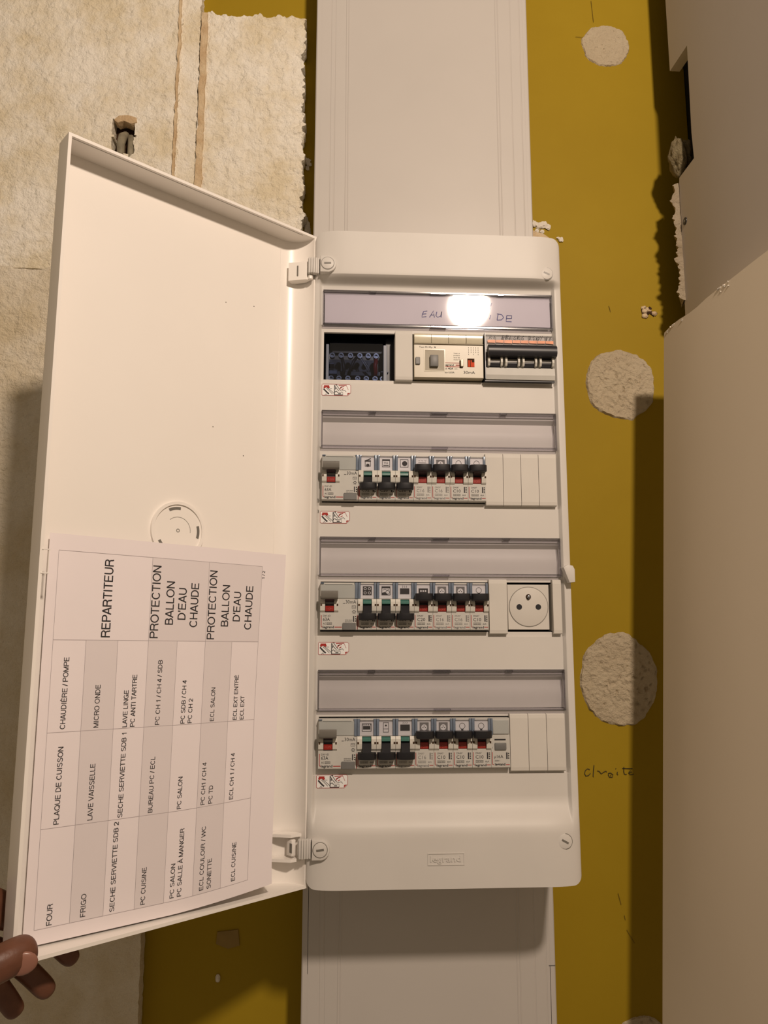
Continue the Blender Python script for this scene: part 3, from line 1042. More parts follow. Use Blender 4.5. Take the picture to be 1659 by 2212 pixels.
# clear label holders above every row
holders = []
for k in range(4):
    sb, stp_ = STRIP[k]
    x0_, x1_ = -1.5, 231.2
    bm = BM()
    box(bm, x0_ + .6, x1_ - .6, sb + 1.6, stp_ - 2.6, -2.2, -1.2)
    ho = put('label_holder', bm, M['clear'], cab, label='clear label holder with a hand written lavender card' if k == 0 else None)
    bm = BM()
    box(bm, x0_, x1_, sb - .4, sb + 1.7, -4.4, -.6, .3, 1)
    box(bm, x0_, x1_, stp_ - 1.5, stp_ + .3, -4.4, -.6, .3, 1)
    box(bm, x0_, x0_ + 1.0, sb + 1.7, stp_ - 1.5, -4.4, -.8, .2, 1)
    box(bm, x1_ - 1.3, x1_, sb + 1.7, stp_ - 1.5, -4.4, -.8, .2, 1)
    put('holder_edge', bm, M['clear2'], ho)
    bm = BM()
    box(bm, x0_ + 1, x1_ - 1.5, stp_ - 3.1, stp_ - 2.2, -2.6, -.5, .25, 1)
    box(bm, x0_ + 1, x1_ - 1.5, sb + 2.0, sb + 2.5, -2.6, -.7, .2, 1)
    put('holder_ridge', bm, M['clear'], ho)
    for cx, wd in ((48.5, 3.2), (114.5, 8), (178.5, 3.2)):
        bm = BM()
        box(bm, cx - wd, cx + wd, stp_ - 2.2, stp_ - .2, -3.6, -.1, .4, 1)
        put('clip_tab', bm, M['clear2'], ho)
        if wd > 5:
            bm = BM()
            box(bm, cx - wd, cx + wd, sb - .2, sb + 1.6, -3.6, -.1, .4, 1)
            put('clip_tab', bm, M['clear2'], ho)
    if k == 0:
        bm = BM()
        box(bm, x0_ + 1.6, x1_ - 2.2, sb + 2.0, stp_ - 3.2, -3.2, -2.8)
        cd = put('label_card', bm, M['lav'], ho, label='lavender label card with blue pen writing')
        bm = BM()
        zi = -2.72
        for x_, y_, pls in ((97.5, 40.6, ([(6, 6.8), (2.2, 6.2), (1.0, 3), (.4, .2), (5, .8)], [(1.6, 3.4), (5, 3.8)])),
                            (105.6, 40.6, ([(0, 0), (4.2, 7.2), (5, 0)], [(1.6, 2.6), (5, 2.8)])),
                            (111.6, 40.8, ([(1.6, 6), (.6, 2), (2.2, .2), (5.4, 1.4), (6.6, 6.4)], [(6.6, 6.4), (5.8, 0)])),
                            (163.2, 50.4, ([(0, 6.2), (2.6, 3.6), (6, 4.6)], [(6.2, 7.2), (4.6, 3), (4.2, 0)])),
                            (166.5, 40.0, ([(1.6, 5), (.4, 0)],)),
                            (174.4, 39.2, ([(1.4, 7), (.6, 3), (.2, .2)], [(.2, 7), (5, 6.2), (7, 3.2), (4.6, .6), (0, .2)])),
                            (183.4, 38.0, ([(1.2, 6.6), (.8, 3.2), (.3, .2), (6, 0)], [(1.2, 6.6), (6.4, 6.4), (6, 3.4)], [(.8, 3.4), (6, 3.6)]))):
            for pl in pls:
                stroke(bm, [(x_ + a, y_ + b) for a, b in pl], .85, zi)
        put('pen_writing', bm, M['inkb'], cd)

# ------------------------------------------------------------------ the door
HX, HZ = -10.06, -0.16
MD = Matrix.Translation((HX, 0, HZ)) @ Matrix.Rotation(0.68072, 4, 'Y')   # door frame: a = -(distance from hinge), b = y, c towards viewer
DW, DT, DB, DD = 247.5, 123.2, -499.2, 24.5
TH = 2.6
def door_profile(off):
    """inner (off=0) or outer (off=TH) line: distance from hinge t -> c"""
    p = []
    R1, R2 = 24.0, DD
    for i in range(13):
        a = math.pi / 2 * i / 12
        t = 1.2 + R1 * (1 - math.cos(a))
        c = -R2 * math.sin(a)
        nx, nc = -math.cos(a) / R1, -math.sin(a) / R2
        L = math.hypot(nx, nc)
        p.append((t + off * nx / L, c + off * nc / L))
    p += [(60, -DD - off), (120, -DD - off), (180, -DD - off)]
    r = 5.0 if off == 0 else 5.0 + off
    ex = DW - TH if off == 0 else DW
    for i in range(7):
        a = math.pi / 2 * i / 6
        p.append((ex - r + r * math.sin(a), -DD - off + r - r * math.cos(a)))
    p.append((ex, 0))
    return p
bm = BM()
inn, outp = door_profile(0.0), door_profile(TH)
nb = len(inn)
def drow(prof, b):
    return [bm.verts.new((-t, b, c)) for t, c in prof]
yi0, yi1 = DB + TH, DT - TH
A0, A1 = drow(inn, yi0), drow(inn, yi1)
B0, B1 = drow(outp, DB), drow(outp, DT)
C0, C1 = [bm.verts.new((-t, DB, 0)) for t, c in outp], [bm.verts.new((-t, DT, 0)) for t, c in outp]
D0, D1 = [bm.verts.new((-t, yi0, 0)) for t, c in inn], [bm.verts.new((-t, yi1, 0)) for t, c in inn]
for i in range(nb - 1):
    bm.faces.new((A0[i], A0[i + 1], A1[i + 1], A1[i]))
    bm.faces.new((B0[i], B0[i + 1], B1[i + 1], B1[i]))
    for A, D in ((A0, D0), (A1, D1)):
        if i == nb - 2:
            bm.faces.new((A[i], A[i + 1], D[i]))
        else:
            bm.faces.new((A[i], A[i + 1], D[i + 1], D[i]))
    for B, C in ((B0, C0), (B1, C1)):
        bm.faces.new((B[i], B[i + 1], C[i + 1], C[i]))
    bm.faces.new((C1[i], C1[i + 1], D1[i + 1], D1[i]))
    bm.faces.new((C0[i], C0[i + 1], D0[i + 1], D0[i]))
bm.faces.new((A0[-1], A1[-1], D1[-1], D0[-1])) if False else None
bm.faces.new((B0[-1], B1[-1], A1[-1], A0[-1]))
bm.faces.new((B0[0], B1[0], A1[0], A0[0]))
bmesh.ops.remove_doubles(bm, verts=bm.verts[:], dist=0.02)
bmesh.ops.recalc_face_normals(bm, faces=bm.faces[:])
door = put('door', bm, M['doorw'], cab, smooth=34, xf=MD, label='open white door with curved hinge side')
# lip line inside the top and bottom flange
bm = BM()
for yy0, yy1 in ((yi1 - .5, yi1 + .2),):
    box(bm, -(DW - 4), -14, yy0 + .2, yy1, -3.1, -2.7)
put('flange_line', bm, M['trunk'], door, xf=MD)
# fold line where the curve starts
bm = BM()
tube(bm, [(-25.5, DB + 6, -DD + .1), (-25.5, DT - 12, -DD + .1)], .32, 6)
put('fold_ridge', bm, M['doorw'], door, smooth=True, xf=MD)
# hinge parts on the door
bm = BM()
prism(bm, [(-20.5, -17), (-9, -2.0), (-4.5, -2.0), (-4.5, -8), (-12, -22)], -9.5, 9.5, 0, 2, AY)
b1 = put('hinge_bracket', bm, M['doorw'], door, xf=MD @ Matrix.Translation((0, 84.5, 0)))
bm = BM()
box(bm, -15.2, -14.4, 79, 90, -12, -8.6)
o = put('hinge_slot', bm, M['greytog'], door, xf=MD)
bm = BM()
for yb in (92.2, 77.2):
    tube(bm, [(-5.5, yb - 2, 0), (-5.5, yb + 2, 0)], 2.4, 10)
tube(bm, [(-5.5, 79, 0), (-5.5, 90, 0)], 1.5, 10)
put('hinge_pin', bm, M['doorw'], door, smooth=40, xf=MD)
for yb in (-453.5, -474.5):
    bm = BM()
    prism(bm, [(-31, -24.4), (-14, -4.0), (-4, -2.0), (-5, -10), (-16, -22)], -1.3, 1.3, 0, 2, AY)
    put('hinge_rib', bm, M['doorw'], door, xf=MD @ Matrix.Translation((0, yb, 0)))
bm = BM()
box(bm, -13, -8.5, -471, -457, -12, -4.0, .6)
tube(bm, [(-6, -470, -2), (-6, -458, -2)], 1.8, 10)
put('hinge_bracket', bm, M['doorw'], door, smooth=40, xf=MD)
bm = BM()
box(bm, -13.15, -12.75, -468, -460, -7, -3.8)
put('hinge_slot', bm, M['greytog'], door, xf=MD)
# round moulded boss
dcx, dcy = -126.0, -186.5
bm = BM()
ring(bm, dcx, dcy, 22.6, 25.2, -DD - .5, -DD + 2.6, 64)
boss = put('round_boss', bm, M['doorw'], door, smooth=40, xf=MD, label='moulded round boss with curved slots')
bm = BM()
cyl(bm, dcx, dcy, 22.6, -DD - .5, -DD + 1.2, 64)
put('boss_disc', bm, M['doorw'], boss, smooth=40, xf=MD)
bm = BM()
for a0, a1 in ((1.48, 2.05), (-.28, .28), (3.65, 4.0)):
    ring(bm, dcx, dcy, 18.2, 20.6, -DD, -DD + 1.5, 14, a0, a1)
put('boss_slot', bm, M['greytog'], boss, xf=MD)
bm = BM()
ring(bm, dcx, dcy, 11.6, 11.95, -DD, -DD + 1.32, 30, -.1, 2.3)
ring(bm, dcx, dcy, 1.1, 1.6, -DD, -DD + 1.4, 14)
put('boss_line', bm, M['greytog'], boss, xf=MD)
# catch plate on the free edge
bm = BM()
box(bm, -246, -240, -213.4, -212.6, -1.5, .5)
box(bm, -246, -240, -231, -230.2, -1.5, .5)
box(bm, -241.2, -240.6, -231, -212.6, -1.5, .3)
put('catch_plate', bm, M['doorw'], door, xf=MD)
bm = BM()
for t, b in ((55, 40), (86, 35), (95, -88), (62, -110), (238, -166)):
    t2 = BM()
    bmesh.ops.create_icosphere(t2, subdivisions=1, radius=.55)
    join(bm, t2, Matrix.Translation((-t, b, -DD)))
put('speck', bm, M['pencil'], door, xf=MD, label='few dark specks')

# ================================================================== DEVICES
SH = {}
def shared(key, make, mat, smooth=False):
    if key not in SH:
        bm = BM()
        make(bm)
        SH[key] = mesh_of(key.split('|')[0], bm, mat, None, smooth)
    return SH[key]
def part(key, make, mat, parent, smooth=False, label=None):
    o = link(key.split('|')[0], shared(key, make, mat, smooth), parent)
    if label:
        o['label'] = label
    return o

BW = 17.7
def mk_body(bm):
    x0, x1 = .12, BW - .12
    prism_x(bm, [(-34, -22.2), (-.8, -22.2), (0, -21.4), (0, -5.0), (-4.5, -4.6), (-4.5, 6.2), (-1.2, 6.6), (-1.2, 22.3), (-34, 22.3)], x0, x1)
def mk_cheek(bm):
    sec = [(-6, -5.6), (.6, -5.6), (2.0, -4.2), (2.7, .4), (2.4, 4.4), (1.2, 6.9), (-6, 6.9)]
    prism_x(bm, sec, .15, 4.6)
    prism_x(bm, sec, 13.1, BW - .15)
def mk_slot(bm):
    box(bm, 4.6, 13.1, -5.6, 6.9, -6, -2.4)
def mk_notch(bm):
    for x in (.35, BW - 1.9):
        box(bm, x, x + 1.55, .3, 2.1, 1.6, 3.0)
def mk_win(bm):
    for a, b in ((.15, 2.5), (BW - 2.5, BW - .15)):
        prism(bm, [(a, 7.2), (b, 7.2), (b, 19.8), (b - .2 if b > 5 else b + .6, 22.2), (a, 22.2)] if a > 5 else [(a, 7.2), (b, 7.2), (b, 20), (b + .5, 22.2), (a, 22.2)], -3, .5, .4)
def mk_cover(bm):
    box(bm, 2.5, BW - 2.5, 7.3, 21.0, .0, .5)
    box(bm, 2.5, BW - 2.5, 20.6, 21.3, -.6, .9)
def mk_lab(bm):
    box(bm, 2.6, BW - 2.6, 7.4, 20.9, -1.3, -.85)
def mk_lever(bm, up):
    if up:
        bar = [(BW - .7, 3), (BW - .6, 8.4)] + [(BW / 2 + 7.6 * math.cos(a), 8.9 + 2.6 * math.sin(a)) for a in [math.pi * i / 12 for i in range(13)]] + [(.6, 8.4), (.7, 3)]
        t = BM()
        prism(t, bar, -11.9, -5.2, 1.2, 3, AY)
        join(bm, t)
    else:
        bar = [(BW - .7, 3), (BW - .6, 8.0)] + [(BW / 2 + 7.6 * math.cos(a), 8.5 + 2.6 * math.sin(a)) for a in [math.pi * i / 12 for i in range(13)]] + [(.6, 8.0), (.7, 3)]
        t = BM()
        prism(t, bar, 6.6, 13.0, 1.2, 3, AY)
        join(bm, t)
def mk_stem(bm, up):
    if up:
        prism_x(bm, [(-2.5, 5.6), (-2.5, 2.8), (.6, 2.6), (7, 5.3), (6, 9)], 5.0, 12.7)
    else:
        prism_x(bm, [(-2.5, 1.0), (-2.5, -4.5), (4, -9.5), (9.2, -7.0), (1.2, .6)], 5.0, 12.7)
def mk_red(bm):
    box(bm, 4.9, 12.8, -4.8, 1.4, -2.6, .4, .4, 1)
def mk_green(bm):
    prism_x(bm, [(-3, 6.4), (-1.8, 6.2), (.4, 4.4), (.6, 2.4), (-2, 1.2), (-3, 1.2)], 4.9, 12.8)
def mk_redl(bm):
    stroke(bm, [(.95, -8), (.95, -18.2)], .55, .12)
    stroke(bm, [(.95, -18.0), (1.15, -18.9), (2.2, -19.3)], .5, .14)
    stroke(bm, [(13.4, -19.3), (17.0, -19.3)], .6, .12)
    rect(bm, 16.9, 17.5, -21.4, -7.5, .1) if False else None
def mk_print(bm, rate):
    text(bm, 'DNX³', 3.2, -9.6, 1.5, .12, 0, 5.4)
    text(bm, rate, 3.0, -13.7, 3.0, .12, 0, 7.4)
    frame_lines(bm, 3.1, 10.2, -17.2, -15.2, .22, .12)
    text(bm, '230/400', 3.6, -16.8, 1.1, .13, 0, 6.0)
    text(bm, '6kA', 12.0, -17.0, 1.5, .12, 0, 3.4)
    rect(bm, 13.6, 14.7, -14.0, -8.2, .12)
    for i in range(4):
        rect(bm, 15.2, 16.5, -14 + i * 1.6, -13.2 + i * 1.6, .12)
def mk_brand(bm):
    text(bm, 'legrand', 2.4, -20.4, 2.1, .13, 0, 10.6, .02)

ZI = -.74
def icon(bm, kind, k2=0):
    cx, cy, z = BW / 2, 14.6, ZI
    if kind == 'basin':
        frame_lines(bm, cx - 2.8, cx + 2.8, cy - 3.6, cy + 2.2, .55, z)
        rect(bm, cx - 3, cx + 3, cy + 1.2, cy + 2.6, z + .02)
        stroke(bm, [(cx - 2, cy + 2.4), (cx, cy + 3), (cx + 3, cy + 4.4)], .9, z + .04)
        disc(bm, cx, cy - 2.4, 1.6, z + .02)
    elif kind == 'hob_line':
        frame_lines(bm, cx - 3.8, cx + 3.8, cy - 4, cy + 3.8, .5, z)
        rect(bm, cx - 3.8, cx + 3.8, cy + 2.2, cy + 3.8, z + .02)
        for i in (-1, 0, 1):
            stroke(bm, [(cx + i * 1.4 - .5, cy + 1.4), (cx + i * 1.4, cy), (cx + i * 1.4 + .4, cy - 1)], .4, z + .02)
        rect(bm, cx - 2.6, cx + 2.6, cy - 2.8, cy - 1.9, z + .02)
    elif kind == 'washer':
        frame_lines(bm, cx - 4, cx + 4, cy - 4, cy + 4, .5, z)
        disc(bm, cx + .4, cy - .2, 2.5, z + .02)
    elif kind == 'burners':
        rect(bm, cx - 4.2, cx + 4.2, cy - 4.2, cy + 4.2, z)
    elif kind == 'dishes':
        frame_lines(bm, cx - 4.2, cx + 4.2, cy - 4.2, cy + 4.2, .6, z)
        rect(bm, cx - 4, cx + 4, cy + 2.4, cy + 4, z + .02)
        flat(bm, [(cx - 4, cy - 4), (cx + 2, cy - 4), (cx - 1, cy - 1), (cx - 4, cy - 2)], z + .02)
        stroke(bm, [(cx - 3, cy + .6), (cx - 1, cy + 1.6), (cx + 1, cy + .6), (cx + 3, cy + 1.4)], .4, z + .02)
        ringflat(bm, cx + 1.6, cy - 1.4, 1.5, 1.9, z + .03)
    elif kind in ('heater', 'display'):
        rect(bm, cx - 4.4, cx + 4.4, cy - 3.2, cy + 2.4, z)
        if kind == 'heater':
            for i in (-1, 0, 1):
                stroke(bm, [(cx + i * 1.8 - .3, cy + 3), (cx + i * 1.8 + .2, cy + 4), (cx + i * 1.8 - .2, cy + 5)], .35, z)
    elif kind == 'socket':
        rect(bm, cx - 4.2, cx + 4.2, cy - 4.6, cy + 4.2, z)
    elif kind == 'bulb':
        ringflat(bm, cx, cy + .8, 2.4, 2.8, z)
        rect(bm, cx - 1, cx + 1, cy - 3.6, cy - 1.8, z)
        stroke(bm, [(cx - 1.4, cy - 1.2), (cx - .9, cy - 1.9)], .35, z)
        stroke(bm, [(cx + 1.4, cy - 1.2), (cx + .9, cy - 1.9)], .35, z)
    elif kind == 'lines':
        for i in range(3):
            stroke(bm, [(cx - 4 + i * 3, cy + 3.4), (cx - 3 + i * 3, cy + 2.4), (cx - 2.2 + i * 3, cy + 3.6)], .35, z)
            stroke(bm, [(cx - 4, cy + 1 - i * 1.5), (cx + 3.6, cy + .8 - i * 1.5)], .4, z)
    elif kind == 'oven':
        frame_lines(bm, cx - 4.4, cx + 4.4, cy - 3.8, cy + 3.6, .55, z)
        rect(bm, cx - 3.4, cx + 3.4, cy - 1.9, cy + 1.2, z + .02)
        for i in range(5):
            rect(bm, cx - 3.6 + i * 1.7, cx - 2.9 + i * 1.7, cy + 1.9, cy + 2.8, z + .02)
    elif kind == 'fridge':
        frame_lines(bm, cx - 2.6, cx + 2.6, cy - 4.6, cy + 4.4, .45, z)
        rect(bm, cx - 2.6, cx + 2.6, cy - 1.6, cy - 1.2, z + .02)
        disc(bm, cx, cy + 1.6, .9, z + .02, 10)
def icon_light(bm, kind):
    cx, cy, z = BW / 2, 14.6, ZI + .06
    if kind == 'socket':
        disc(bm, cx, cy - .2, 2.7, z)
    elif kind == 'burners':
        for a in (-2, 2):
            for b in (-2, 2):
                ringflat(bm, cx + a, cy + b, .9, 1.35, z, 16)
    elif kind == 'display':
        for i in (-1, 0, 1):
            rect(bm, cx + i * 2.2 - .7, cx + i * 2.2 + .7, cy - .8, cy + .8, z)
    elif kind == 'dishes':
        disc(bm, cx + 1.6, cy - 1.4, 1.4, z)
def icon_dots(bm, kind):
    cx, cy, z = BW / 2, 14.4, ZI + .12
    if kind == 'socket':
        for a, b in ((-1.1, -.2), (1.1, -.2), (0, 1.1)):
            disc(bm, cx + a, cy + b, .5, z, 8)

ORD = ['first', 'second', 'third', 'fourth', 'fifth', 'sixth', 'seventh']
def breaker(x, rc, up, kind, rate, faint, label, group):
    t = thing('circuit_breaker', label, 'circuit breaker', (x, rc, 3.0), group)
    part('body', mk_body, M['dev'], t)
    part('cheek', mk_cheek, M['devmid'], t)
    part('slot', mk_slot, M['black'], t)
    part('notch', mk_notch, M['hole'], t)
    part('window_frame', mk_win, M['winframe'], t, 40)
    lb = part('label_card', mk_lab, M['label'], t)
    part('icon|' + kind, lambda b: icon(b, kind), M['inkg'] if kind in ('lines',) or faint == 2 else M['ink'], lb, False)
    if kind in ('socket', 'burners', 'display', 'dishes'):
        part('icon_light|' + kind, lambda b: icon_light(b, kind), M['label'], lb)
    if kind == 'socket':
        part('icon_dots|' + kind, lambda b: icon_dots(b, kind), M['ink'], lb)
    part('label_cover', mk_cover, M['clear'], t)
    lv = part('lever|%d' % up, lambda b: mk_lever(b, up), M['toggle'], t, 50)
    part('lever_stem|%d' % up, lambda b: mk_stem(b, up), M['toggle'], lv)
    if up:
        ri = part('red_indicator', mk_red, M['red'], t, label='red on indicator')
        part('indicator_print', lambda b: text(b, 'I·ON', 5.9, -3.6, 2.0, .5, 0, 5.4), M['inkp'], ri)
    else:
        part('green_indicator', mk_green, M['green'], t, 30, label='green off indicator')
    part('red_line', mk_redl, M['inkr'], t)
    part('rating_print|%s%d' % (rate, 1 if faint else 0), lambda b: mk_print(b, rate), M['inkg'] if faint else M['ink'], t)
    part('brand_lettering|%d' % (1 if faint == 2 else 0), mk_brand, M['inkg'] if faint == 2 else M['ink'], t)
    return t

# two module residual current switch
def mk_rbody(bm):
    prism_x(bm, [(-34, -22.2), (-.8, -22.2), (0, -21.4), (0, 6.4), (-1.0, 6.8), (-1.0, 22.3), (-34, 22.3)], .12, 2 * BW - .12)
def mk_rstrip(bm):
    box(bm, .6, 2 * BW - 2.6, 7.4, 20.4, -1.2, -.2, .3, 1)
    box(bm, 4, 2 * BW - 5, 20.2, 20.9, -1, .4, .2, 1)
def mk_rframe(bm):
    prism(bm, [(2 * BW - 2.6, 7.2), (2 * BW - .15, 7.2), (2 * BW - .15, 22.2), (2 * BW - 3.2, 22.2), (2 * BW - 2.6, 20)], -3, .5, .4)
    box(bm, .15, 3.4, 21, 22.2, -3, .6, .3, 1)
def mk_rcheek(bm):
    sec = [(-2, -5.4), (.4, -5.4), (2.0, -4), (2.6, .4), (2.2, 4.4), (1.0, 7), (-2, 7)]
    prism_x(bm, sec, .2, 4.7)
    prism_x(bm, sec, 13.2, 17.2)
def mk_rslot(bm):
    box(bm, 4.7, 13.2, -5.6, 7.0, -2, .25)
def mk_rred(bm):
    box(bm, 4.9, 13.0, -4.9, .3, -1, .9, .3, 1)
def mk_rgrey(bm):
    box(bm, 4.9, 13.0, 2.0, 4.2, -1, .7, .3, 1)
def mk_rlever(bm):
    prism_x(bm, [(3.0, 6.4), (2.0, 10.8), (4, 13.0), (8.6, 14.0), (10.6, 13.0), (10.8, 8.2), (9.2, 6.4)], .8, BW - .9)
def mk_rstem(bm):
    prism_x(bm, [(-.5, 6.4), (-.5, 4.2), (2, 4.0), (7, 6.5), (6, 10)], 5.2, 12.8)
def mk_rbtn(bm):
    box(bm, 21.2, 33.6, -22.1, -15.4, -1, 1.4, .5, 1)
def mk_rprint(bm):
    text(bm, '30mA', 24.0, 2.6, 3.1, .12, 0, 9.8)
    rect(bm, 21.4, 23.4, 2.5, 3.0, .12)
    frame_lines(bm, 29.8, 33.6, -2.0, .6, .25, .12)
    stroke(bm, [(30.2, -.7), (31, 0), (31.8, -1.2), (32.6, -.4), (33.2, -.8)], .3, .13)
    ringflat(bm, 31.9, -5.2, .9, 1.3, .12, 14)
    for i in range(6):
        a = i * math.pi / 3
        stroke(bm, [(31.9 + 1.2 * math.cos(a), -5.2 + 1.2 * math.sin(a)), (31.9 + 2 * math.cos(a), -5.2 + 2 * math.sin(a))], .35, .13)
    rect(bm, 31.0, 32.0, -14.4, -9.0, .12)
    for i in range(3):
        rect(bm, 32.8, 34, -14.2 + i * 2, -13.2 + i * 2, .12)
    text(bm, 'TESTER MENSUEL', 23.4, -13.4, .95, .12, 0, 7.2)
    text(bm, 'TEST MONTHLY', 23.4, -14.9, .95, .12, 0, 7.0)
    text(bm, 'DX³-ID', 2.9, -9.8, 1.6, .12, 0, 7.0)
    text(bm, '63A', 2.9, -13.6, 3.0, .12, 0, 6.4)
    text(bm, 'AC', 2.9, -17.0, 1.6, .12, 0, 3.0)
    frame_lines(bm, 6.4, 11.2, -17.2, -15.2, .25, .12)
    text(bm, '230V', 6.8, -16.8, 1.2, .13, 0, 4.0)
def mk_rbrand(bm):
    text(bm, 'legrand', 2.8, -20.4, 2.2, .13, 0, 10.4, .02)
def mk_rredl(bm):
    stroke(bm, [(1.3, -8.4), (1.3, -18.2)], .6, .12)
    stroke(bm, [(1.3, -18.0), (1.5, -19.0), (2.6, -19.4)], .55, .14)
    stroke(bm, [(13.8, -19.4), (20.6, -19.4)], .7, .12)
    stroke(bm, [(2 * BW - .45, -8.4), (2 * BW - .45, -21.4)], .5, .12)
def mk_rnotch(bm):
    for x in (.5, 15.6):
        box(bm, x, x + 1.4, .2, 2.2, 1.6, 2.8)
def rcd63(x, rc, label):
    t = thing('residual_current_switch', label, 'circuit breaker', (x, rc, 3.0), 'grey two module differential switches')
    part('body|r', mk_rbody, M['dev'], t)
    part('label_strip', mk_rstrip, M['dstrip'], t, 40)
    part('window_frame|r', mk_rframe, M['winframe'], t, 40)
    part('cheek|r', mk_rcheek, M['devmid'], t)
    part('slot|r', mk_rslot, M['black'], t)
    part('notch|r', mk_rnotch, M['hole'], t)
    ri = part('red_indicator|r', mk_rred, M['red'], t, label='red on indicator')
    part('indicator_print|r', lambda b: text(b, 'I·ON', 6.4, -3.2, 1.8, 1.0, 0, 5.2), M['inkp'], ri)
    part('grey_indicator', mk_rgrey, M['greybtn'], t)
    lv = part('lever|r', mk_rlever, M['greytog'], t, 50)
    part('lever_stem|r', mk_rstem, M['black'], lv)
    part('test_button', mk_rbtn, M['greybtn'], t, 40)
    part('rating_print|r', mk_rprint, M['ink'], t)
    part('brand_lettering|r', mk_rbrand, M['ink'], t)
    part('red_line|r', mk_rredl, M['inkr'], t)
    return t

rowname = {1: 'second', 2: 'third', 3: 'bottom'}
for k in (1, 2, 3):
    rcd63(-.4, RC[k], 'grey two module differential switch at the left end of the %s row' % rowname[k])
ROWS = {
    1: [(0, 'basin', 'C32', 0), (0, 'hob_line', 'C20', 0), (0, 'washer', 'C20', 0), (1, 'lines', 'C16', 2), (1, 'socket', 'C16', 2), (1, 'bulb', 'C10', 0), (1, 'bulb', 'C10', 0)],
    2: [(0, 'burners', 'C32', 0), (0, 'dishes', 'C20', 0), (0, 'heater', 'C20', 0), (1, 'display', 'C20', 0), (1, 'socket', 'C16', 2), (1, 'socket', 'C16', 2), (1, 'bulb', 'C10', 0)],
    3: [(0, 'oven', 'C20', 0), (0, 'fridge', 'C20', 0), (0, 'heater', 'C20', 2), (1, 'socket', 'C16', 2), (1, 'socket', 'C10', 0), (1, 'bulb', 'C10', 0), (1, 'bulb', 'C10', 0)],
}
KN = dict(basin='basin', hob_line='heat waves', washer='washing machine', lines='scribbled lines', socket='socket', bulb='light bulb', burners='hob', dishes='dishes', heater='dark heater', display='dotted box', oven='oven', fridge='fridge')
for k, row in ROWS.items():
    for i, (up, kind, rate, faint) in enumerate(row):
        lab = 'breaker with %s icon, lever %s, %s breaker of the %s row' % (KN[kind], 'up' if up else 'down', ORD[i], rowname[k])
        x = -.4 + 2 * BW + i * BW
        breaker(x, RC[k], up, kind, rate, faint, lab, 'one module breakers of the %s row' % rowname[k])

# impulse relay at the end of the bottom row
def mk_ibody(bm):
    prism_x(bm, [(-34, -22.2), (-.8, -22.2), (0, -21.4), (0, 6.6), (-1.0, 7), (-1.0, 22.3), (-34, 22.3)], .12, BW - .12)
rel = thing('impulse_relay', 'grey one module relay with a push button at the right end of the bottom row', 'relay', (-.4 + 9 * BW, RC[3], 3.0))
part('body|i', mk_ibody, M['dev'], rel)
part('label_strip|i', lambda b: box(b, 1.8, BW - .8, 8, 20.6, -1.2, .2, .4, 1), M['dstrip'], rel, 40)
part('window_frame|i', lambda b: box(b, .15, 1.8, 7.2, 22.2, -3, .5, .3, 1), M['winframe'], rel, 40)
part('status_bar', lambda b: box(b, 3.2, 13.6, 2.6, 3.7, -.5, .3), M['black'], rel)
part('push_button', lambda b: box(b, 3.2, 14, -6, .2, -.5, 1.6, .6, 2), M['greybtn'], rel, 40)
def mk_iprint(bm):
    text(bm, 'µ16A', 2.6, -13.4, 2.8, .12, 0, 8.4)
    text(bm, '250V~', 3.0, -16.4, 1.3, .12, 0, 5.2)
    text(bm, '1', .8, -.8, 1.2, .12)
    text(bm, '2', .8, -4.6, 1.2, .12)
    rect(bm, 13.8, 15, -14.2, -8.4, .12)
    for i in range(3):
        rect(bm, 15.5, 16.6, -14 + i * 2, -12.8 + i * 2, .12)
part('rating_print|i', mk_iprint, M['ink'], rel)
part('brand_lettering|i', lambda b: text(b, 'legrand', 3.2, -19.9, 2.1, .13, 0, 9.6, .03), M['ink'], rel)
part('red_line|i', mk_redl, M['inkr'], rel)

# blanking plates and filler plates
def blank(x0, n, rc, label, w=None, cat='blanking plate', name='blanking_plate', grp='plain ivory blanking plates'):
    t = thing(name, label, cat, (x0, rc, -5.2), grp)
    w = w or BW
    for i in range(n):
        bm = BM()
        a, b = i * w + .22, (i + 1) * w - .22
        prism_x(bm, [(.4, -25.8), (4.6, -25.8), (5.6, -25.0), (6.0, -22), (6.0, 22), (5.6, 25.2), (4.6, 26), (.4, 26)], a, b)
        put('blank_segment', bm, M['blank'], t, local=True)
    bm = BM()
    box(bm, 0, n * w, -22.5, 22.5, -12, 2.0)
    put('blank_back', bm, M['blank'], t, local=True)
    return t
blank(-.4 + 9 * BW, 4, RC[1], 'four plain ivory blanking segments at the right end of the second row', 17.55)
blank(-.4 + 10 * BW + .6, 3, RC[3], 'three plain ivory blanking segments at the right end of the bottom row', 17.3)
blank(70.6, 1, RC[0], 'single ivory filler between the dark distribution block and the beige switch', 17.6, name='filler_plate', grp='single ivory filler plates')
blank(160.0, 1, RC[2], 'single ivory filler left of the round power socket', 17.6, name='filler_plate', grp='single ivory filler plates')
blank(221.6, 1, RC[2], 'narrow ivory filler right of the round power socket', 8.6, name='filler_plate', grp='single ivory filler plates')

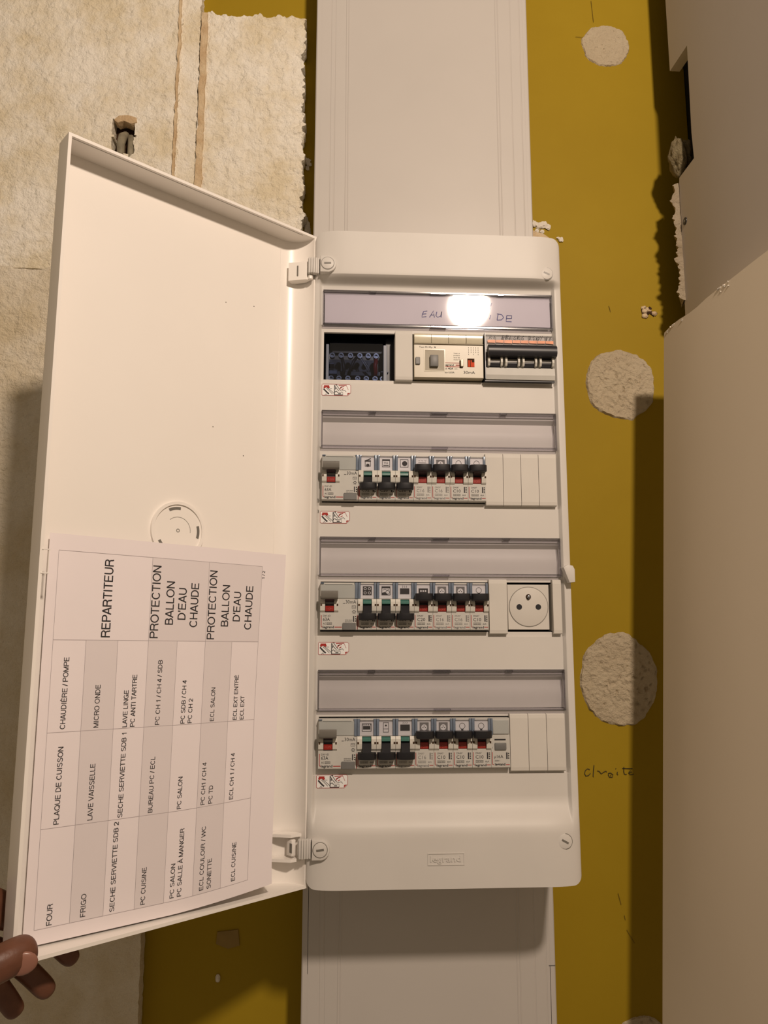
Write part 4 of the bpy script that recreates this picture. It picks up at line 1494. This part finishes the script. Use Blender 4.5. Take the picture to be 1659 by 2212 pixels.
# power socket
so = thing('power_socket', 'ivory round power socket with three holes in the third row', 'socket', (199.4, RC[2], -1.0))
bm = BM()
box(bm, -20.6, 19.6, -21.6, 21.4, -30, -2.6, .5, 1)
put('socket_plate', bm, M['blank'], so, local=True, smooth=40)
bm = BM()
cyl(bm, -.4, .2, 18.6, -4, -1.9, 64, .4)
put('socket_face', bm, M['blank'], so, local=True, smooth=40)
bm = BM()
ring(bm, -.4, .2, 18.6, 19.1, -4, -2.35, 64)
put('face_groove', bm, M['greytog'], so, local=True)
bm = BM()
for a in (-9.6, 8.9):
    cyl(bm, a, .0, 2.7, -3, -1.75, 20)
put('contact_hole', bm, M['black'], so, local=True)
bm = BM()
cyl(bm, -.5, 9.6, 2.6, -3, -1.8, 20)
pin = put('earth_hole', bm, M['hole'], so, local=True)
bm = BM()
cyl(bm, -.5, 9.4, 1.6, -3, 1.2, 16, .6)
put('earth_pin', bm, M['zinc'], so, local=True, smooth=40)

# ------------------------------------------------------------------ top row devices
db = thing('distribution_block', 'dark distribution block behind a clear cover at the left end of the top row', 'terminal block', (0, RC[0], -5))
bm = BM()
box(bm, .2, 70.2, -24.4, 24.4, -33, -28)
box(bm, 62.5, 70.2, -24.4, 24.4, -28, -14)
box(bm, 8, 60, 12.5, 24.4, -28, -24)
box(bm, 8, 60, -13.5, -8.5, -28, -20, .5, 1)
put('housing', bm, M['navy'], db, local=True)
for a, b in ((1.6, 4.8), (59.5, 63.5)):
    bm = BM()
    box(bm, a, b, -24.2, 15.5, -28, -8, .5, 1)
    put('side_rail', bm, M['navyp'], db, local=True)
for xx, yy in ((5, -3), (5, -11), (57, -11)):
    bm = BM()
    box(bm, xx, xx + (8 if yy < -8 else 5), yy - (4 if yy < -8 and xx < 10 else 1.5), yy, -26, -11, .4, 1)
    put('terminal_tab', bm, M['navyp'], db, local=True)
for yy, xl in ((5.6, (8, 17, 26.5, 36, 44.5, 52.5)), (-18.6, (7, 15, 24, 34, 42.6, 51.5, 59))):
    for xx in xl:
        bm = BM()
        ring(bm, xx, yy, 1.5, 2.7, -18, -12.6, 16)
        tube(bm, [(xx, yy, -17), (xx, yy, -14.2)], 1.4, 10)
        put('terminal_screw', bm, M['zinc'], db, local=True, smooth=40)
def wire(name, pts, r, mat):
    bm = BM()
    tube(bm, pts, r, 8)
    put(name, bm, mat, db, local=True, smooth=True)
wire('red_wire', [(52, 4, -17), (52.5, 0, -13), (51.5, -5, -12), (52, -11, -13), (51.5, -16, -17)], 2.2, M['wire_r'])
wire('grey_wire', [(34.5, 6, -15), (38, 0, -12), (42, -6, -12), (44.5, -11, -15)], .7, M['wire_w'])
wire('grey_wire', [(36.5, 6, -15), (40, 0, -12), (44, -6, -12), (46.5, -11, -15)], .6, M['wire_w'])
wire('black_wire', [(33, 5, -16), (30, 0, -13), (27, -7, -12.5), (25, -14, -16)], 1.6, M['wire_b'])
wire('black_wire', [(18, 4, -17), (19, -2, -13.5), (20, -10, -13.5), (18, -17, -17)], 1.8, M['wire_b'])
wire('blue_wire', [(26.5, -8, -15), (27, -3, -12.5), (30, -1, -13)], .8, M['navyp'])
bm = BM()
box(bm, 5.5, 59, -24.0, 16, -7.4, -6.6)
put('clear_cover', bm, M['smoke'], db, local=True)

r40 = thing('residual_current_switch', 'yellowed beige four module differential switch in the top row', 'circuit breaker', (88.8, RC[0], 2.0))
bm = BM()
box(bm, .4, 70.0, -23, 11.6, -34, .6, .5, 1)
box(bm, .4, 70.0, 11.6, 23.4, -34, -3, .4, 1)
put('body', bm, M['beige'], r40, local=True, smooth=40)
bm = BM()
for a, b in ((.8, 17.6), (18.0, 34.8), (35.2, 52.4), (53, 69.4)):
    prism_x(bm, [(-3, 12.2), (1.2, 12.6), (2.2, 15), (1.8, 20.6), (.4, 22.6), (-3, 23)], a, b)
put('label_cover', bm, M['beigec'], r40, local=True, smooth=30, label='shiny yellowed label window')
bm = BM()
box(bm, .4, 70.0, 11.2, 12.4, -2, 1.9, .4, 1)
put('cover_lip', bm, M['beiged'], r40, local=True, smooth=40)
# square recess with the lever button
bm = BM()
x0_, x1_, y0_, y1_ = 11.4, 30.6, -16.0, 5.4
ins = 5.0
a4 = [bm.verts.new(p) for p in ((x0_, y0_, .75), (x1_, y0_, .75), (x1_, y1_, .75), (x0_, y1_, .75))]
b4 = [bm.verts.new(p) for p in ((x0_ + ins, y0_ + ins * .7, .66), (x1_ - ins, y0_ + ins * .7, .66), (x1_ - ins, y1_ - ins * 1.2, .66), (x0_ + ins, y1_ - ins * 1.2, .66))]
for i in range(4):
    bm.faces.new((a4[i], a4[(i + 1) % 4], b4[(i + 1) % 4], b4[i]))
bm.faces.new(b4)
put('lever_recess', bm, M['beiged'], r40, local=True)
bm = BM()
box(bm, 16.2, 24.4, -12.4, -.6, .3, 4.2, .7, 2)
put('lever', bm, M['greybtn'], r40, local=True, smooth=40)
bm = BM()
frame_lines(bm, x0_ - .9, x1_ + .9, y0_ - .9, y1_ + .9, .9, .9)
put('recess_rim', bm, M['beigec'], r40, local=True)
bm = BM()
box(bm, 1.8, 6.4, -10.0, -2.6, .2, 2.4, .5, 1)
put('test_button', bm, M['greybtn'], r40, local=True, smooth=40)
bm = BM()
box(bm, 46.8, 49.8, -11.6, -4.0, .2, 2.8, .5, 1)
put('side_tab', bm, M['beigec'], r40, local=True, smooth=40)
bm = BM()
box(bm, 45.8, 46.8, -12.4, -5.0, .2, 1.0)
box(bm, 46, 49, -12.8, -11.6, .2, 1.0)
put('tab_slot', bm, M['hole'], r40, local=True)
bm = BM()
box(bm, 53.8, 60.8, -11.4, -2.8, .2, 1.0)
ind = put('red_indicator', bm, M['redo'], r40, local=True)
bm = BM()
rect(bm, 53.8, 60.8, -4.4, -2.8, 1.05)
rect(bm, 53.8, 54.5, -11.4, -4.4, 1.05)
rect(bm, 56.4, 57.0, -11.4, -4.4, 1.05)
rect(bm, 58.2, 60.8, -6.6, -4.4, 1.05)
put('indicator_shade', bm, M['hole'], ind, local=True)
bm = BM()
zt = .75
text(bm, '30mA', 49.8, -18.6, 3.0, zt, 0, 11.4)
text(bm, 'In 40A', 31.2, -14.4, 2.0, zt, 0, 8.4, .015)
text(bm, '230V~', 40.6, -14.2, 1.0, zt, 0, 4)
text(bm, 'legrand', 31.2, -10.6, 1.9, zt, 0, 9.0, .02)
text(bm, 'Icn 0,03A', 31.2, -18.2, 1.6, zt, 0, 9.4, .01)
text(bm, 'Test 02-32p', 5.6, 7.6, 1.6, zt, 0, 13.4)
text(bm, 'N', 20.6, 7.6, 1.6, zt, 0, 1.6, .03)
for i in range(4):
    text(bm, ('Tester ce', 'différentiel', 'tous les', 'mois T'), 40, 2 - i * 2.2, 1.0, zt, 0, 5.5) if False else text(bm, ('Tester ce', 'produit', 'tous les', 'mois T')[i], 40, 2 - i * 2.2, 1.0, zt, 0, 6.2)
for i in range(5):
    for j in range(4 - (i % 2)):
        rect(bm, 55 + i * 2.4, 55.4 + i * 2.4, 8 - j * 2.3, 9.2 - j * 2.3, zt)
for i in range(3):
    text(bm, ('3', '1', '5')[i], 6 + i * 5, -21, 1.2, zt) if False else None
put('rating_print', bm, M['ink'], r40, local=True)
bm = BM()
stroke(bm, [(31, -7.6), (46, -7.6)], .45, zt)
stroke(bm, [(31, -11.6), (46.5, -11.6)], .6, zt)
stroke(bm, [(42, -9.8), (46, -9.8)], .8, zt)
put('red_print', bm, M['inkr'], r40, local=True)

b4p = thing('circuit_breaker', 'four pole breaker with long black lever bar and orange tape, top row right end', 'circuit breaker', (159.8, RC[0], 4.0))
bm = BM()
prism_x(bm, [(-34, -24.2), (-4.5, -24.2), (-3.5, -25.4), (1.0, -24.4), (2.2, -20.0), (1.4, -12.4), (-5, -11.6), (-5, -1), (-1, 7.5), (-1.6, 22.4), (-34, 23.4)], .8, 70.0)
put('body', bm, M['dev'], b4p, local=True)
bm = BM()
box(bm, .0, .8, -24.2, 23.8, -34, 2)
box(bm, .0, 70.0, -26.2, -25.4, -4.0, .5)
put('body_edge', bm, M['navy'], b4p, local=True)
bm = BM()
prism_x(bm, [(2, -3.2), (2, 5), (4, 8.0), (9, 8.6), (11.4, 6.4), (11.8, .2), (9.8, -2.6)], 2.0, 70.4)
put('lever_bar', bm, M['black'], b4p, local=True, smooth=50)
for i in range(4):
    x = 3.6 + i * 17.2
    for xa in (x - 1.2, x + 11.4):
        bm = BM()
        prism_x(bm, [(-5, -11.6), (4.6, -11.2), (6.2, -8), (5.4, -3), (-5, -2)], xa, xa + 2.0)
        put('lug', bm, M['devmid'], b4p, local=True)
    bm = BM()
    prism_x(bm, [(-6, -11.6), (1.4, -11.4), (2.4, -8), (2, -3), (-6, -2)], x + .8, x + 11.4)
    o = put('slot', bm, M['black'], b4p, local=True)
    bm = BM()
    prism_x(bm, [(1, -7.6), (3.0, -7.2), (3.0, -4.2), (1, -3.4)], x + 1, x + 11.2)
    put('rocker', bm, M['greytog'], b4p, local=True)
bm = BM()
box(bm, 1.4, 69.4, 9.4, 22.0, -1.2, .2)
put('label_cover', bm, M['clear'], b4p, local=True)
bm = BM()
for i in range(8):
    a = 3.2 + i * 8.4
    flat(bm, [(a, 14.0 + .5 * nz(i, 0, 1.3)), (a + 7.9, 13.8 + .5 * nz(i, 4, 1.3)), (a + 7.9, 16.9), (a, 16.7)], .32)
put('orange_tape', bm, M['orange'], b4p, local=True, label='orange tape strip')
bm = BM()
for i in range(8):
    a = 11.2 + i * 8.4
    rect(bm, a, a + .3, 9.6, 21.6, .30)
rect(bm, 52, 57.4, 11.2, 12.0, .3)
rect(bm, 52, 57.4, 9.7, 10.7, .3)
for i in range(3):
    rect(bm, 58.6 + i * 2.2, 60 + i * 2.2, 9.8, 10.6, .3)
put('label_print', bm, M['inkg'], b4p, local=True)
bm = BM()
def pen(x, y, pls, w=.5):
    for pl in pls:
        stroke(bm, [(x + a * 1.12, y + b * 1.25) for a, b in pl], w, .42)
LET = {'P': [[(.4, 0), (.8, 3.4), (2.6, 3.2), (2.6, 2), (.8, 1.6)]], 'O': [[(1.4, 3.2), (.4, 1.8), (1, .2), (2.4, .6), (2.6, 2.4), (1.4, 3.2)]], 'I': [[(.8, 3.2), (.6, 0)]], 'S': [[(2.6, 3.2), (1, 3), (.8, 2), (2.4, 1.4), (2.2, .2), (.4, .2)]],
       'E': [[(2.4, 3.2), (.8, 3.1), (.5, .1), (2.4, .2)], [(.7, 1.7), (2.1, 1.8)]], 'R': [[(.4, 0), (.8, 3.4), (2.6, 3.2), (2.6, 2), (.8, 1.6), (2.8, 0)]], '2': [[(.4, 2.6), (1.6, 3.3), (2.6, 2.4), (.4, .2), (2.8, .2)]], '3': [[(.4, 3.2), (2.4, 3), (1.2, 1.8), (2.6, 1), (.6, 0)]],
       '0': [[(1.4, 3.2), (.4, 1.8), (1, .2), (2.4, .6), (2.6, 2.4), (1.4, 3.2)]], 'V': [[(.2, 3.2), (1.2, .6), (2.6, 3.4)]], 'T': [[(0, 3), (3, 3.2)], [(1.5, 3), (1.2, 0)]], 'e': [[(.6, 1.2), (2.2, 1.4), (1.4, 2.2), (.6, 1), (1.6, 0), (2.6, .4)]]}
for s, x in (('PRISES', 17.5), ('230V', 44.5), ('Te', 61.5)):
    for i, ch in enumerate(s):
        pen(x + i * 3.9, 17.4 + .5 * math.sin(i * 2.3 + x), LET[ch])
pen(5, 18, [[(0, 1), (1.6, 2.6), (2.6, 1)], [(4, 2.4), (5, 1)]])
put('pen_writing', bm, M['ink'], b4p, local=True)

# ================================================================== THE PRINTED SHEET
# sheet frame: u across (0 left .. 209), v = y; lies from the free-edge flange to the hinge side of the door
def drawn_in(u, v):
    return 13.0 * max(0.0, (u / 208.6 - .2) / .8) ** 1.3 * max(0.0, min(.92, (-203 - v) / 292))
def sheet(u, v, h=0.0):
    f = u / 208.6
    t = 235 - 208 * f
    off = 18 - 16 * f - 2.0 * math.sin(math.pi * f) * .6
    # the right side draws in towards the bottom, its lower corner curls up a little
    t += drawn_in(u, v)
    g_ = max(0.0, f - .55) / .45 * max(0.0, (-330 - v) / 165)
    vv = v - 4.4 * f * max(0.0, min(1.0, (v + 495) / 297)) + 8.5 * g_ * f
    return MD @ Vector((-t, vv, -off + 6 * g_ + h))
def sheet_map(bm):
    for v in bm.verts:
        v.co = sheet(v.co.x, v.co.y, v.co.z)
PT, PB = -198.2, -495.0
bm = BM()
nu, nv = 28, 36
gg = {}
for j in range(nv + 1):
    for i in range(nu + 1):
        gg[i, j] = bm.verts.new((208.6 * i / nu, PB + (PT - PB) * j / nv, 0))
for j in range(nv):
    for i in range(nu):
        bm.faces.new((gg[i, j], gg[i + 1, j], gg[i + 1, j + 1], gg[i, j + 1]))
r = bmesh.ops.extrude_face_region(bm, geom=bm.faces[:])
bmesh.ops.translate(bm, verts=[v for v in r['geom'] if isinstance(v, bmesh.types.BMVert)], vec=(0, 0, -.15))
sheet_map(bm)
bmesh.ops.recalc_face_normals(bm, faces=bm.faces[:])
base = MD @ Vector((-130, PB, -12))
sh = alone('paper_sheet', bm, M['paper'], 'white printed sheet with a circuit list table, lying in the open door', 'paper', tuple(base), None, 60)
U = [7.2, 31.5, 56.2, 81.3, 106.3, 132.0, 157.6, 184.2]
V = [-484.6, -415.9, -347.6, -279.2, -211.0]      # bottom to top
def subrect(bm, x0, x1, y0, y1, z):
    n, m = max(1, round((x1 - x0) / 8)), max(1, round((y1 - y0) / 9))
    q = {}
    for j in range(m + 1):
        for i in range(n + 1):
            q[i, j] = bm.verts.new((x0 + (x1 - x0) * i / n, y0 + (y1 - y0) * j / m, z))
    for j in range(m):
        for i in range(n):
            bm.faces.new((q[i, j], q[i + 1, j], q[i + 1, j + 1], q[i, j + 1]))
bm = BM()
for r_ in (1, 3, 5):
    subrect(bm, U[r_], U[r_ + 1], V[0], V[3], .10)
subrect(bm, U[3], U[5], V[3], V[4], .10)
subrect(bm, U[5], U[7], V[3], V[4], .10)
sheet_map(bm)
put('shaded_cells', bm, M['shade'], sh, label='pale grey table shading')
bm = BM()
lw = .28
for i, u in enumerate(U):
    top = V[4] if i in (0, 3, 5, 7) else V[3]
    subrect(bm, u - lw / 2, u + lw / 2, V[0], top, .18)
for j, v in enumerate(V):
    subrect(bm, U[0], U[7], v - lw / 2, v + lw / 2, .19)
sheet_map(bm)
put('table_lines', bm, M['rule'], sh)
def vt(s, u, v0, h, v1=None, bold=0.0):
    """one printed line, reading upwards; u = baseline, from v0 to v1"""
    bm = BM()
    u += drawn_in(u, (v0 + (v1 or v0)) / 2)
    caps(bm, s, u, v0, h, .28, math.pi / 2, (v1 - v0) if v1 else None)
    sheet_map(bm)
    put('printed_line', bm, M['ink'], sh)
cells = [
    [('FOUR', -483.5, -468.5, 19.0)], [('FRIGO', -482.5, -466.0, 42.6)],
    [('SECHE SERVIETTE SDB 2', -483.0, -417.6, 64.0)], [('PC CUISINE', -482.8, -454.8, 87.8)],
    [('PC SALON', -482.6, -456.0, 111.4), ('PC SALLE À MANGER', -482.6, -430.0, 117.6)],
    [('ECL COULOIR / WC', -482.4, -431.4, 136.0), ('SONETTE', -482.4, -458.4, 142.2)],
    [('ECL CUISINE', -482.0, -450.0, 163.6)],
    [('PLAQUE DE CUISSON', -414.0, -358.0, 19.6)], [('LAVE VAISSELLE', -414.2, -372.4, 43.8)],
    [('SECHE SERVIETTE SDB 1', -415.0, -350.2, 66.6)], [('BUREAU PC / ECL', -414.6, -371.2, 90.6)],
    [('PC SALON', -414.8, -389.0, 114.6)], [('PC CH1 / CH 4', -414.6, -380.0, 135.0), ('PC TD', -414.6, -399.4, 141.6)],
    [('ECL CH 1 / CH 4', -414.2, -375.0, 160.6)],
    [('CHAUDIÈRE / POMPE', -345.6, -292.0, 19.8)], [('MICRO ONDE', -346.0, -313.2, 44.4)],
    [('LAVE LINGE', -347.0, -318.0, 66.6), ('PC ANTI TARTRE', -347.0, -306.0, 72.8)], [('PC CH 1 / CH 4 / SDB', -346.8, -294.6, 93.2)],
    [('PC SDB / CH 4', -347.0, -311.4, 114.8), ('PC CH 2', -347.0, -326.6, 121.0)], [('ECL SALON', -346.6, -318.0, 141.0)],
    [('ECL EXT ENTRÉ', -347.0, -308.0, 162.6), ('ECL EXT', -347.0, -326.2, 169.0)],
]
for c in cells:
    for s, v0, v1, u in c:
        vt(s, u, v0, 3.75, v1)
for s, u, v0, v1 in (('REPARTITEUR', 49.5, -277.4, -215.0), ('PROTECTION', 88.6, -277.6, -217.0), ('BALLON', 101.0, -266.4, -229.4), ("D'EAU", 111.8, -262.0, -234.4), ('CHAUDE', 122.6, -267.8, -229.6),
                     ('PROTECTION', 139.0, -278.0, -217.6), ('BALLON', 151.6, -266.8, -229.6), ("D'EAU", 162.8, -262.0, -235.0), ('CHAUDE', 174.4, -268.8, -229.0)):
    vt(s, u, v0, 7.0, v1)
vt('1 / 2', 186.6, -222.6, 2.6, -214.8)

# ================================================================== THE HAND
def dp(t, y, off):
    return MD @ Vector((-t, y, -off))
hv, he, hr = [], [], []
def jv(p, r):
    hv.append(dp(*p))
    hr.append(r)
    return len(hv) - 1
roots = []
def chain(pts):
    """one closed limb; all limbs overlap inside the palm and are fused into one skin below"""
    k = None
    for *p, r in pts:
        n = jv(p, r)
        if k is None:
            roots.append(n)
        else:
            he.append((k, n))
        k = n
chain([(296, -490, 28, 17), (322, -508, 24, 20), (352, -535, 10, 22), (392, -575, -20, 24), (450, -640, -70, 29), (520, -720, -130, 34)])
chain([(332, -512, 20, 17), (306, -494, 27, 17), (288, -486, 33, 14), (276, -481, 36, 11)])
chain([(318, -500, 24, 13), (296, -470, 31, 13), (274, -458, 41, 11), (246, -467, 50, 9.6), (226, -484, 45, 8.8), (212, -495, 40, 7.6)])
chain([(318, -502, 24, 13), (298, -482, 32, 13), (277, -474, 42, 11), (240, -480, 50, 9.0), (205, -503, 43, 8.4), (187, -523, 38, 8.0)])
chain([(320, -506, 24, 13), (300, -494, 32, 13), (279, -491, 41, 10.8), (243, -500, 48, 9.0), (222, -520, 43, 8.9), (204, -541, 38, 8.4)])
chain([(322, -510, 23, 13), (304, -507, 30, 12), (284, -506, 38, 10.5), (252, -512, 44, 9), (238, -531, 41, 8.6), (227, -548, 38, 7.6)])
chain([(326, -508, 18, 16), (308, -500, 8, 16), (286, -495, -12, 14), (263, -488.5, -18, 12.8), (248, -485, -17, 12.8), (237, -483.5, -13.5, 10.6)])
me = bpy.data.meshes.new('person')
hb_ = dp(318, -505, 24)
me.from_pydata([CONV @ (v - hb_) for v in hv], he, [])
hand = bpy.data.objects.new('person', me)
COL.objects.link(hand)
hand.location = W(*hb_)
LOC['person'] = Vector(hb_)
me.materials.append(M['skin'])
md = hand.modifiers.new('skin', 'SKIN')
md.use_smooth_shade = True
sl = me.skin_vertices[0].data
for i, r_ in enumerate(hr):
    sl[i].radius = (r_ * S, r_ * S)
for i in roots:
    sl[i].use_root = True
sb_ = hand.modifiers.new('subdivision', 'SUBSURF')
sb_.levels = 2
sb_.render_levels = 2
rm_ = hand.modifiers.new('fuse', 'REMESH')
rm_.mode = 'VOXEL'
rm_.voxel_size = 0.0012
rm_.use_smooth_shade = True
sm_ = hand.modifiers.new('soften', 'SMOOTH')
sm_.factor = 0.5
sm_.iterations = 6
tag(hand, 'left hand of a person holding the door corner, thumb on the paper', 'person')
bm = BM()
bmesh.ops.create_uvsphere(bm, u_segments=20, v_segments=12, radius=1)
for v in bm.verts:
    v.co = Vector((v.co.x * 9.6, v.co.y * 7.6, v.co.z * 2.4))
tgt = dp(249, -488.5, -25.8)
nrm = (Vector((18.68, -273.45, 736.07)) - tgt).normalized()
nrm = (nrm + Vector((-.05, -.42, 0))).normalized()
xax = (dp(240, -483, -14) - dp(263, -487, -16)).normalized()
xax = (xax - nrm * xax.dot(nrm)).normalized()
yax = nrm.cross(xax)
Mx = Matrix((xax, yax, nrm)).transposed().to_4x4()
put('thumbnail', bm, M['nail'], hand, smooth=True, xf=Matrix.Translation(tgt) @ Mx, label='pale thumbnail')
